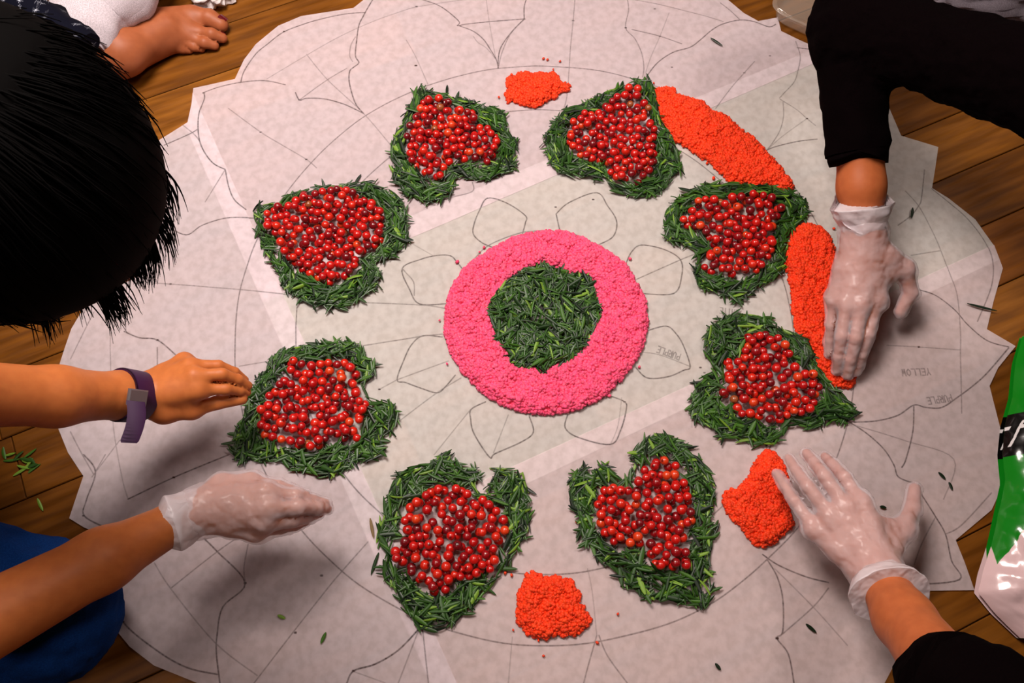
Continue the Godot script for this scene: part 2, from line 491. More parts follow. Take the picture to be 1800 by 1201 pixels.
func build_paper() -> void:
	draw_sheet()
	var tex := ImageTexture.create_from_image(sheet)
	var t := thing("paper_template", "large scalloped white baking paper with a pen-drawn flower pattern, spread on the floor", "paper")
	var edge := plan([642, 0, 622, 16, 580, 23, 530, 31, 490, 47, 450, 80, 430, 107, 414, 141, 341, 157, 338, 185, 331, 217, 300, 237, 282, 248, 245, 300, 235, 380, 200, 450, 154, 535, 128, 580, 115, 617, 106, 644, 102, 700, 104, 752, 122, 797, 149, 838, 133, 885, 124, 912, 150, 928, 184, 942,
		198, 985, 186, 1025, 183, 1063, 197, 1097, 230, 1137, 273, 1170, 330, 1193, 400, 1222, 480, 1232, 560, 1225, 640, 1290, 760, 1300, 900, 1320, 1050, 1310, 1160, 1270, 1280, 1290, 1400, 1250, 1480, 1235, 1540, 1225, 1590, 1130, 1622, 1039, 1711, 1038, 1694, 990, 1678, 950, 1741, 897, 1758, 860, 1762, 800, 1758, 760, 1745, 710,
		1737, 680, 1752, 648, 1783, 610, 1733, 580, 1745, 530, 1761, 473, 1746, 433, 1713, 387, 1666, 350, 1637, 332, 1648, 260, 1583, 240, 1567, 203, 1545, 150, 1500, 110, 1425, 82, 1400, 71, 1372, 57, 1366, 33, 1332, 39, 1307, 25, 1277, 0, 1230, -25, 1150, -50, 1060, -45, 960, -60, 870, -50, 800, -35, 700, -30])
	var far := 4.0
	var halves := []
	for L in [[357, 203, 785, 1160, -1], [350, 275, 728, 1135, 1], [963, 316, 1422, 117, 1], [913, 302, 1425, 90, -1], [1033, 800, 1617, 523, 1], [947, 800, 1613, 493, -1]]:
		var a := F(L[0], L[1])
		var d := (F(L[2], L[3]) - a).normalized()
		var s := Vector2(-d.y, d.x) * float(L[4])       # clockwise turn on the plan
		if L[2] - L[0] < L[3] - L[1]: s = -s              # the steep joint: -1 keeps its left, +1 its right
		else: s = -s
		halves.append(PackedVector2Array([a - d * far, a + d * far, a + d * far + s * far, a - d * far + s * far]))
	var tones := [Color(0.99, 0.94, 0.965), Color(0.99, 0.925, 0.95), Color(0.98, 0.97, 0.955), Color(0.99, 0.925, 0.935)]
	var names := ["left", "upper", "middle", "lower"]
	var cuts := [[0], [1, 2], [1, 3, 4], [1, 5]]
	var lifts := [0.0030, 0.0022, 0.0014, 0.0022]
	var mottled := noise_tex(0.022, 5, ramp([Color(0.94, 0.936, 0.932), Color(0.975, 0.972, 0.972), Color(1, 1, 1)], [0.22, 0.5, 0.8]), 1024, 31)
	for s in 4:
		var parts := [edge]
		for h in cuts[s]:
			var next := []
			for p in parts: next.append_array(Geometry2D.intersect_polygons(p, halves[h]))
			parts = next
		var mb := MB.new()
		var cell := 0.025
		for p in parts:
			var box := Rect2(p[0], Vector2.ZERO)
			for q in p: box = box.expand(q)
			for j in range(int(floor(box.position.y / cell)), int(ceil(box.end.y / cell))):
				for i in range(int(floor(box.position.x / cell)), int(ceil(box.end.x / cell))):
					var sq := PackedVector2Array([Vector2(i, j) * cell, Vector2(i + 1, j) * cell, Vector2(i + 1, j + 1) * cell, Vector2(i, j + 1) * cell])
					for piece in Geometry2D.intersect_polygons(sq, p):
						var ids := Geometry2D.triangulate_polygon(piece)
						var base := mb.v.size()
						for q in piece:
							var e := 0.004
							var y: float = wave(q.x, q.y)
							var nn := Vector3(y - wave(q.x + e, q.y), e, y - wave(q.x, q.y + e)).normalized()
							mb.add(Vector3(q.x, y + lifts[s], q.y), nn, q, (q - Vector2(TX0, TX0)) / TSPAN)
						for k in range(0, ids.size(), 3):
							mb.tri(base + ids[k], base + ids[k + 1], base + ids[k + 2])
		var m := mat(tones[s], 0.75, 0.25)
		m.albedo_color.a = 0.72
		m.backlight_enabled = true
		m.backlight = Color(0.8, 0.8, 0.8)
		m.transparency = BaseMaterial3D.TRANSPARENCY_ALPHA
		m.albedo_texture = mottled
		m.uv1_scale = Vector3(2.3, 2.3, 1)
		m.uv1_offset = Vector3(0.31 * s, 0.17 * s, 0)
		m.detail_enabled = true
		m.detail_albedo = tex
		m.detail_uv_layer = BaseMaterial3D.DETAIL_UV_2
		m.detail_blend_mode = BaseMaterial3D.BLEND_MODE_MIX
		var o := put("paper_sheet", mb.mesh(), m, t)
		tag(o, "%s sheet of the baking paper, overlapping its neighbours in pale strips" % names[s])

# ---------- room
func slab(called: String, at: Vector3, size: Vector3, m: Material) -> MeshInstance3D:
	var mb := MB.new()
	mb.box(Transform3D(Basis(), Vector3.ZERO), size, 0.0)
	var o := put(called, mb.mesh(), m)
	o.position = at
	tag(o, "", "", "", "structure")
	return o

func build_room() -> void:
	var fl := slab("floor", Vector3(0, -0.07, 0), Vector3(6.4, 0.1, 6.4), M["wood1"])
	tag(fl, "brown varnished wooden floor of narrow boards")
	var yaw := deg_to_rad(26.0)
	var wide := 0.105
	for r in range(-17, 18):
		var x := -2.1 + rng.randf() * 0.7
		while x < 1.9:
			var ln := rng.randf_range(0.75, 1.25)
			var mid := Vector2(x + ln * 0.5, r * wide)
			x += ln
			var c := mid.rotated(-yaw)
			if absf(mid.y) > 1.75: continue
			var mb := MB.new()
			mb.box(Transform3D(), Vector3(ln - 0.0016, 0.018, wide - 0.0016), 0.0012)
			var sh := Vector2(rng.randf() * 5.0, rng.randf() * 5.0)
			for k in mb.uv.size(): mb.uv[k] += sh
			var o := put("floor_board", mb.mesh(), M["wood%d" % rng.randi_range(0, 3)], fl)
			o.position = Vector3(c.x, 0.07 - 0.009, c.y)
			o.rotation.y = yaw
	slab("ceiling", Vector3(0, 2.55, 0), Vector3(6.4, 0.1, 6.4), M["ceiling"])
	slab("wall_north", Vector3(0, 1.24, -3.15), Vector3(6.4, 2.52, 0.1), M["wall"])
	slab("wall_south", Vector3(0, 1.24, 3.15), Vector3(6.4, 2.52, 0.1), M["wall"])
	slab("wall_west", Vector3(-3.15, 1.24, 0), Vector3(0.1, 2.52, 6.2), M["wall"])
	slab("wall_east", Vector3(3.15, 1.24, 0), Vector3(0.1, 2.52, 6.2), M["wall"])

func room_lamp(called: String, label: String, at: Vector3, size: float, energy: float, tint: Color, roof: float) -> void:
	var t := thing(called, label, "lamp", at)
	if roof - at.y > 0.2:
		var cord := MB.new()
		tube(cord, [Vector3(0, 0.018, 0), Vector3(0, roof - at.y, 0)], [0.004, 0.004], 10)
		put("cord", cord.mesh(), mat(c8(30, 30, 30), 0.6), t)
	var mb := MB.new()
	mb.box(Transform3D(), Vector3(size + 0.06, 0.04, size + 0.06), 0.004)
	put("frame", mb.mesh(), mat(c8(230, 228, 224), 0.5), t)
	var d := MB.new()
	d.box(Transform3D(), Vector3(size, 0.012, size), 0.0)
	var g := mat(Color(1, 1, 1), 0.6)
	g.emission_enabled = true
	g.emission = tint
	g.emission_energy_multiplier = 3.0
	put("diffuser", d.mesh(), g, t).position.y = -0.025
	var l := AreaLight3D.new()
	l.name = "ceiling_lamp_glow"
	l.area_size = Vector2(size, size)
	l.light_energy = energy
	l.light_color = tint
	l.shadow_enabled = true
	l.area_range = 8.0
	t.add_child(l, true)
	l.position.y = -0.04
	l.rotation.x = -PI / 2

# ---------- rosemary needles
var needle_meshes := []
var needle_mats := []

func needle_mesh(bend: float, arch: float, wid: float) -> ArrayMesh:      # 1 unit = 24 mm long leaf
	var mb := MB.new()
	var L := 0.0275
	var rings := []
	for i in 8:
		var t := i / 7.0
		var w := wid * (0.30 if i == 0 else 0.1 if i == 7 else pow(sin(PI * clampf(t * 0.84 + 0.10, 0.0, 1.0)), 0.7)) * 1.08
		var mid := Vector3((t - 0.5) * L, arch * (1.0 - pow(2.0 * t - 1.0, 2)), bend * pow(t, 2))
		var ring := []
		for k in 5:
			var u := (k - 2) / 2.0
			ring.append(mb.add(mid + Vector3(0, 0.0009 - absf(u) * u * u * absf(u) * 0.0009 - (0.0003 if k == 2 else 0.0), u * w), Vector3(0, 1, u * 0.7).normalized()))
		for k in 3:
			var u := 1 - k
			ring.append(mb.add(mid + Vector3(0, -0.0006 if u == 0 else -0.0002, u * w * 0.98), Vector3(0, -1, u * 0.5).normalized()))
		rings.append(ring)
	for i in 7:
		for k in 4: mb.quad(rings[i][k], rings[i][k + 1], rings[i + 1][k + 1], rings[i + 1][k])
		for k in range(5, 7): mb.quad(rings[i][k], rings[i][k + 1], rings[i + 1][k + 1], rings[i + 1][k])
	return mb.mesh()

func make_needles() -> void:
	for q in [[0.0, 0.0006, 0.0021], [0.0035, 0.001, 0.0022], [-0.0045, 0.0016, 0.0019], [0.001, 0.0022, 0.0026], [-0.002, 0.0005, 0.0017]]:
		needle_meshes.append(needle_mesh(q[0], q[1], q[2]))
	for c in [c8(38, 72, 18), c8(24, 50, 15), c8(60, 100, 27), c8(14, 31, 13), c8(112, 148, 46), c8(46, 82, 25)]:
		var m := mat(c, 0.45, 0.4)
		m.backlight_enabled = true
		m.backlight = Color(0.1, 0.14, 0.04)
		needle_mats.append(m)
	var w := mat(Color.WHITE, 0.42, 0.5)
	w.vertex_color_use_as_albedo = true
	M["needle_mix"] = w

func inside(p: Vector2, poly: PackedVector2Array) -> bool:
	return Geometry2D.is_point_in_polygon(p, poly)

func edge_of(p: Vector2, poly: PackedVector2Array) -> Array:       # distance to the outline and its direction there
	var best := BIG
	var dirn := Vector2.RIGHT
	for i in poly.size():
		var a := poly[i]
		var b := poly[(i + 1) % poly.size()]
		var d := p.distance_to(Geometry2D.get_closest_point_to_segment(p, a, b))
		if d < best:
			best = d
			dirn = (b - a).normalized()
	return [best, dirn]

func bounds(poly: PackedVector2Array) -> Rect2:
	var r := Rect2(poly[0], Vector2.ZERO)
	for q in poly: r = r.expand(q)
	return r

func multi(called: String, mesh: Mesh, mats: Material, xs: Array, cols: Array, parent: Node) -> MultiMeshInstance3D:
	var mm := MultiMesh.new()
	mm.transform_format = MultiMesh.TRANSFORM_3D
	mm.use_colors = true
	mm.mesh = mesh
	mm.instance_count = xs.size()
	for i in xs.size():
		mm.set_instance_transform(i, xs[i])
		mm.set_instance_color(i, cols[i])
	var o := MultiMeshInstance3D.new()
	o.name = called if parent != self else numbered(called)
	o.multimesh = mm
	o.material_override = mats
	parent.add_child(o, true)
	tag(o, "", "", "", "stuff")
	return o

func needle_heap(label: String, outer: PackedVector2Array, inner: PackedVector2Array, follow: float, bed: int, tops: int, called := "rosemary_heart", dome := 0.0) -> void:
	var box := bounds(outer)
	var mid := box.get_center()
	var t := thing(called, label, "rosemary", Vector3(mid.x, 0.0058, mid.y))
	var pool := []
	for n in needle_meshes.size(): pool.append([[], []])
	var made := 0
	var guard := 0
	var lin := []
	for m in needle_mats: lin.append((m as StandardMaterial3D).albedo_color.srgb_to_linear())
	var cur := Vector2.ZERO
	var ang := 0.0
	var left := 0
	while made < bed + tops and guard < 60000:
		guard += 1
		if left <= 0:                                           # needles come in small sprays
			var q := box.position + Vector2(rng.randf(), rng.randf()) * box.size
			if not inside(q, outer) or (inner.size() and inside(q, inner)): continue
			var e := edge_of(q, outer)
			cur = q
			var along: Vector2 = e[1]
			ang = along.angle() + (PI if rng.randf() < 0.5 else 0.0) + rng.randfn(0.0, 0.35) if rng.randf() < follow else rng.randf() * TAU
			left = rng.randi_range(2, 6) if rng.randf() < 0.75 else 1
		left -= 1
		var p := cur + Vector2(rng.randfn(0, 0.006), rng.randfn(0, 0.006))
		var a := ang + rng.randfn(0.0, 0.42)
		var d := Vector2.from_angle(a)
		var out1 := not inside(p + d * 0.0115, outer)
		var out2 := not inside(p - d * 0.0115, outer)
		if not inside(p, outer): continue
		if (out1 or out2) and rng.randf() < 0.8: 
			var e2 := edge_of(p, outer)                          # at the rim most needles lie along it
			a = (e2[1] as Vector2).angle() + rng.randfn(0.0, 0.3)
			d = Vector2.from_angle(a)
			if e2[0] < 0.004 and rng.randf() < 0.6: continue
		if inner.size() and inside(p, inner) : continue
		if inner.size() and (inside(p + d * 0.011, inner) or inside(p - d * 0.011, inner)) and rng.randf() < 0.75: continue
		var top := made >= bed
		var rim: float = clampf(edge_of(p, outer)[0] / 0.02, 0.0, 1.0)
		var y := (rng.randf() * 0.006 if not top else 0.005 + rng.randf() * 0.006) * (0.35 + 0.65 * rim) + 0.0015
		if dome > 0.0: y += dome * clampf(edge_of(p, outer)[0] / 0.06, 0.0, 1.0)
		var s := rng.randf_range(0.72, 1.15)
		var basis := Basis(Vector3.UP, -a) * Basis(Vector3(0, 0, 1), rng.randfn(0.0, 0.13 if not top else 0.17)) * Basis(Vector3(1, 0, 0), rng.randfn(0.0, 0.5))
		var x := Transform3D(basis.scaled_local(Vector3(s, 1.0 + rng.randf() * 0.3, s * rng.randf_range(0.85, 1.2))), Vector3(p.x - mid.x, y, p.y - mid.y))
		var which := rng.randi_range(0, needle_meshes.size() - 1)
		var roll := rng.randf()
		var tone := 0 if roll < 0.3 else 1 if roll < 0.52 else 5 if roll < 0.72 else 2 if roll < 0.86 else 3 if roll < 0.95 else 4
		if top:
			var o := put("needle", needle_meshes[which], needle_mats[tone], t)
			o.transform = x
		else:
			pool[which][0].append(x)
			var c: Color = lin[tone]
			pool[which][1].append(c * rng.randf_range(0.7, 1.1))
		made += 1
	for w in needle_meshes.size():
		if pool[w][0].size(): multi("needle_bed", needle_meshes[w], M["needle_mix"], pool[w][0], pool[w][1], t)

# ---------- berries
var berry_mesh: ArrayMesh
var berry_mats := []
var berry_xs := []
var berry_cols := []

func make_berry() -> void:
	var mb := MB.new()
	var rings := []
	var prof := []
	for i in 13:
		var th := PI * i / 12.0
		var r := sin(th)
		var y := cos(th) * 0.96
		if i == 0: y = 0.86
		if i == 1: y = 0.93; 
		prof.append([r, y])
	for i in 13:
		var ring := []
		for k in 17:
			var an := TAU * k / 16.0
			var r: float = prof[i][0] * (1.0 + (0.25 * cos(an * 5.0) if i == 1 else 0.0))
			var col := Color(0.12, 0.06, 0.04) if i == 0 else Color(0.4, 0.25, 0.2) if i == 1 else Color.WHITE
			ring.append(mb.add(Vector3(r * cos(an), prof[i][1], r * sin(an)), Vector3(prof[i][0] * cos(an), prof[i][1], prof[i][0] * sin(an)).normalized(), Vector2.ZERO, Vector2.ZERO, col))
		rings.append(ring)
	for i in 12:
		for k in 16: mb.quad(rings[i][k], rings[i][k + 1], rings[i + 1][k + 1], rings[i + 1][k])
	berry_mesh = mb.mesh()
	for c in [c8(196, 22, 16), c8(176, 14, 16), c8(206, 36, 18), c8(140, 8, 16), c8(112, 8, 18), c8(214, 62, 24), c8(150, 78, 40)]:
		var m := mat(c, 0.3, 0.5)
		m.vertex_color_use_as_albedo = true
		m.clearcoat_enabled = true
		m.clearcoat = 0.5
		m.clearcoat_roughness = 0.22
		m.subsurf_scatter_enabled = true
		m.subsurf_scatter_strength = 0.08
		berry_mats.append(m)
	var mix := berry_mats[0].duplicate() as StandardMaterial3D
	mix.albedo_color = Color.WHITE
	M["berry_mix"] = mix

var singles_left := 300

func fill_berries(poly: PackedVector2Array, label: String, group: String) -> int:
	var box := bounds(poly)
	var done := []
	for n in 9500:                                         # a full bottom layer, then some resting in the hollows
		var p := box.position + Vector2(rng.randf(), rng.randf()) * box.size
		if not inside(p, poly): continue
		var ed: float = edge_of(p, poly)[0]
		if ed < 0.004: continue
		var r := rng.randf_range(0.0062, 0.0078)
		var y := r
		for q in done:
			var dd := Vector2(q[0].x, q[0].z).distance_to(p)
			var rr: float = (r + q[1]) * 0.97
			if dd < rr: y = maxf(y, q[0].y + sqrt(rr * rr - dd * dd))
		if n < 4200:
			if y > r + 0.0042: continue
		elif y > r + 0.0125 or rng.randf() < 0.3: continue
		done.append([Vector3(p.x, y, p.y), r])
	if singles_left > 0 and singles_left < done.size(): label = "glossy red berry in the lower part of the heart nearest the bare fingertips"
	done.sort_custom(func(a, b): return a[0].z > b[0].z)
	for q in done:
		var roll := rng.randf()
		var tone := 0 if roll < 0.34 else 1 if roll < 0.56 else 2 if roll < 0.72 else 3 if roll < 0.86 else 4 if roll < 0.93 else 5 if roll < 0.993 else 6
		var b := Basis.from_euler(Vector3(rng.randf() * TAU, rng.randf() * TAU, rng.randf() * TAU)).scaled(Vector3.ONE * q[1])
		var x := Transform3D(b, q[0] + Vector3(0, 0.0052, 0))
		if singles_left > 0:
			singles_left -= 1
			var o := put("red_berry", berry_mesh, berry_mats[tone])
			o.transform = x
			tag(o, label, "berry", group)
		else:
			berry_xs.append(x)
			berry_cols.append((berry_mats[tone] as StandardMaterial3D).albedo_color.srgb_to_linear())
	return done.size()

# ---------- dyed grains
var flake_meshes := []

func make_flakes() -> void:
	for s in 4:
		var mb := MB.new()
		var rings := []
		for i in 5:
			var th := PI * i / 4.0
			var ring := []
			for k in 8:
				var an := TAU * k / 7.0
				var d := Vector3(sin(th) * cos(an), cos(th) * 0.62, sin(th) * sin(an) * 0.75)
				var q := d * (0.0031 * (1.0 + 0.35 * fine.get_noise_3dv((Vector3(sin(th) * cos(TAU * (k % 7) / 7.0), cos(th), sin(th) * sin(TAU * (k % 7) / 7.0)) + Vector3.ONE * s * 7.0) * 90.0)))
				ring.append(mb.add(q, d.normalized()))
			rings.append(ring)
		for i in 4:
			for k in 7: mb.quad(rings[i][k], rings[i][k + 1], rings[i + 1][k + 1], rings[i + 1][k])
		flake_meshes.append(mb.mesh())

func grains(called: String, label: String, category: String, outer: PackedVector2Array, hole: PackedVector2Array, col: Color, high: float, per_m2: float, group := "") -> void:
	var box := bounds(outer)
	var mid := box.get_center()
	var t := thing(called, label, category, Vector3(mid.x, 0.005, mid.y), group)
	tag(t, "", "", "", "stuff")
	var cell := 0.004
	var nx := int(box.size.x / cell) + 2
	var nz := int(box.size.y / cell) + 2
	var hs := PackedFloat32Array()
	hs.resize(nx * nz)
	for j in nz:
		for i in nx:
			var p := box.position + Vector2(i, j) * cell
			var h := -0.001
			if inside(p, outer) and not (hole.size() and inside(p, hole)):
				var e: float = edge_of(p, outer)[0]
				if hole.size(): e = minf(e, edge_of(p, hole)[0] + 0.004)
				h = high * smoothstep(0.0, 0.016, e + 0.002) * (0.72 + 0.5 * fine.get_noise_2d(p.x * 1600.0, p.y * 1600.0)) + 0.0005
			hs[j * nx + i] = h
	var mb := MB.new()
	var ids := PackedInt32Array()
	ids.resize(nx * nz); ids.fill(-1)
	for j in nz:
		for i in nx:
			if hs[j * nx + i] > 0.0:
				var p := box.position + Vector2(i, j) * cell - mid
				ids[j * nx + i] = mb.add(Vector3(p.x, hs[j * nx + i], p.y), Vector3.UP)
	for j in nz - 1:
		for i in nx - 1:
			var q := [ids[j * nx + i], ids[j * nx + i + 1], ids[(j + 1) * nx + i + 1], ids[(j + 1) * nx + i]]
			if q.min() >= 0: mb.quad(q[0], q[1], q[2], q[3])
	mb.smooth()
	var base := mat(col, 0.7, 0.3)
	put("grain_bed", mb.mesh(), base, t)
	var lin := col.srgb_to_linear()
	var white := mat(Color.WHITE, 0.62, 0.4)
	white.vertex_color_use_as_albedo = true
	white.subsurf_scatter_enabled = true
	white.subsurf_scatter_strength = 0.1
	var pool := [[[], []], [[], []], [[], []], [[], []]]
	var n := int(box.size.x * box.size.y * per_m2)
	for k in n:
		var p := box.position + Vector2(rng.randf(), rng.randf()) * box.size
		p += Vector2(fine.get_noise_2d(p.x * 3000.0, p.y * 3000.0), fine.get_noise_2d(p.y * 3000.0, p.x * 3000.0 + 99.0)) * 0.006
		var stray := rng.randf() < 0.0010
		var ok := inside(p, outer) and not (hole.size() and inside(p, hole))
		if not ok and not (stray and edge_of(p, outer)[0] < 0.018 and not (hole.size() and inside(p, hole))): continue
		var y := 0.0015
		if ok:
			var i := clampi(int((p.x - box.position.x) / cell), 0, nx - 1)
			var j := clampi(int((p.y - box.position.y) / cell), 0, nz - 1)
			y = maxf(hs[j * nx + i], 0.0) + rng.randf_range(-0.0012, 0.0016)
		var s := rng.randf_range(0.7, 1.45)
		var b := Basis.from_euler(Vector3(rng.randfn(0, 0.5), rng.randf() * TAU, rng.randfn(0, 0.5))).scaled(Vector3.ONE * s)
		var w := rng.randi_range(0, 3)
		pool[w][0].append(Transform3D(b, Vector3(p.x - mid.x, y, p.y - mid.y)))
		var f := rng.randf_range(0.8, 1.16)
		pool[w][1].append(Color(minf(lin.r * f, 1.0), lin.g * f * rng.randf_range(0.85, 1.2), lin.b * f))
	for w in 4:
		if pool[w][0].size(): multi("loose_grains", flake_meshes[w], white, pool[w][0], pool[w][1], t)

# ---------- people
func hand(f: Flesh, w: Vector3, spec: Dictionary, sc := 1.0) -> void:
	# spec: i, m, r, p = knuckle, two joints, tip; t = thumb root, knuckle, joint, tip
	var palm_r := [0.0115, 0.0125, 0.0115, 0.0105]
	var tip_r := [0.0066, 0.0068, 0.0064, 0.0056]
	var keys := ["i", "m", "r", "p"]
	for k in 4:
		var q: Array = spec[keys[k]]
		var across: Vector3 = (spec["i"][0] - spec["p"][0]).normalized() * (0.012 - 0.008 * k)
		f.bone(w + across, q[0], 0.0165 * sc, palm_r[k] * sc)
	f.bone(spec["i"][0], spec["p"][0], 0.0105 * sc, 0.0098 * sc)
	f.bone(w.lerp(spec["i"][0], 0.55), w.lerp(spec["p"][0], 0.55), 0.0135 * sc, 0.0135 * sc)
	var th: Array = spec["t"]
	f.bone(w.lerp(th[0], 0.4), th[0], 0.016 * sc, 0.0155 * sc)
	f.bone(th[0], th[1], 0.0155 * sc, 0.0122 * sc)
	f.bone(th[1], w.lerp(spec["i"][0], 0.75), 0.009 * sc, 0.010 * sc)
	for k in 4:
		var q: Array = spec[keys[k]]
		var r: float = tip_r[k] * sc
		f.bone(q[0], q[1], r * 1.38, r * 1.22, k + 1)
		f.bone(q[1], q[2], r * 1.2, r * 1.06, k + 1)
		f.bone(q[2], q[3], r * 1.08, r * 0.92, k + 1)
	f.bone(th[1], th[2], 0.0108 * sc, 0.0096 * sc, 5)
	f.bone(th[2], th[3], 0.0098 * sc, 0.0078 * sc, 5)

func hand_at(spec: Dictionary) -> Dictionary:
	var out := {}
	for k in spec:
		var l := []
		for q in spec[k]: l.append(P(q[0], q[1], q[2]))
		out[k] = l
	return out

func sorted_flesh(f: Flesh) -> void:                     # body bones first, then finger by finger
	var order := []
	for gr in 6:
		for i in f.a.size():
			if f.g[i] == gr: order.append(i)
	var o := Flesh.new()
	for i in order: o.bone(f.a[i], f.a[i] + f.d[i], f.r0[i], f.r0[i] + f.dr[i], f.g[i])
	f.a = o.a; f.d = o.d; f.r0 = o.r0; f.dr = o.dr; f.inv = o.inv; f.g = o.g

func glove(parent: Node3D, w: Vector3, towards_elbow: Vector3, spec: Dictionary, sc: float, cuff_r: float, puff := 0.0028) -> void:
	var f := Flesh.new()
	f.blend = 0.014; f.join = 0.012
	hand(f, w, spec, sc)
	f.bone(w + (towards_elbow - w).normalized() * 0.012, w, 0.0295 * sc, 0.0262 * sc)
	f.bone(w, w.lerp(spec["m"][0], 0.3), 0.0262 * sc, 0.021 * sc)
	sorted_flesh(f)
	f.puff = puff
	f.crease = FastNoiseLite.new()
	f.crease.seed = 5
	f.crease.frequency = 38.0
	f.crease.fractal_octaves = 2
	f.crease_by = 0.0022
	var mb := MB.new()
	f.into(mb, 0.0042)
	var o := put("glove", mb.mesh(), M["glove"], parent)
	tag(o, "clear plastic disposable glove, loose and creased")
	var dirn := (towards_elbow - w).normalized()
	var cm := MB.new()
	var s := spline([w + dirn * 0.002, w + dirn * 0.016, w + dirn * 0.030, w + dirn * 0.042, w + dirn * 0.044, w + dirn * 0.040], [0.0275 * sc, 0.031 * sc, cuff_r * 0.9, cuff_r, cuff_r * 0.985, cuff_r * 0.93], 4)
	tube(cm, s[0], s[1], 40, 0.007, 0.9)
	cm.smooth()
	put("glove_cuff", cm.mesh(), M["glove_cuff"], o)

func head(f: Flesh, c: Vector3, face: Vector3, up: Vector3) -> void:
	# c: middle of the skull; face: unit direction of the gaze; up: crown direction
	f.bone(c - face * 0.018 + up * 0.012, c + face * 0.022 + up * 0.012, 0.083, 0.078)
	f.bone(c + face * 0.035 - up * 0.02, c + face * 0.052 - up * 0.085, 0.058, 0.034)
	f.bone(c + face * 0.092 + up * 0.0, c + face * 0.112 - up * 0.034, 0.007, 0.0115)
	var side := face.cross(up).normalized()
	for s in [-1.0, 1.0]:
		f.bone(c + face * 0.07 + side * 0.034 * s + up * 0.022, c + face * 0.073 + side * 0.02 * s + up * 0.024, 0.018, 0.014)
		f.bone(c + side * 0.076 * s + up * 0.012 - face * 0.004, c + side * 0.079 * s - up * 0.025, 0.012, 0.008)
	f.bone(c + face * 0.082 + side * 0.018 - up * 0.06, c + face * 0.082 - side * 0.018 - up * 0.06, 0.0095, 0.0095)

func limb_cloth(called: String, pts: Array, rad: Array, m: Material, parent: Node3D, label := "", wr := 0.006, flat := 1.0) -> MeshInstance3D:
	var s := spline(pts, rad, 10)
	var hem: Vector3 = s[0][0]
	var mb := MB.new()
	var inner := []                                       # turn the open end back inside for a real hem
	var ir := []
	for k in 4:
		inner.append(hem + (s[0][1] - hem).normalized() * 0.01 * (4 - k)); ir.append(rad[0] - 0.006)
	tube(mb, inner + s[0], ir + s[1], 36, wr, flat)
	mb.smooth()
	var o := put(called, mb.mesh(), m, parent)
	if label: tag(o, label)
	return o

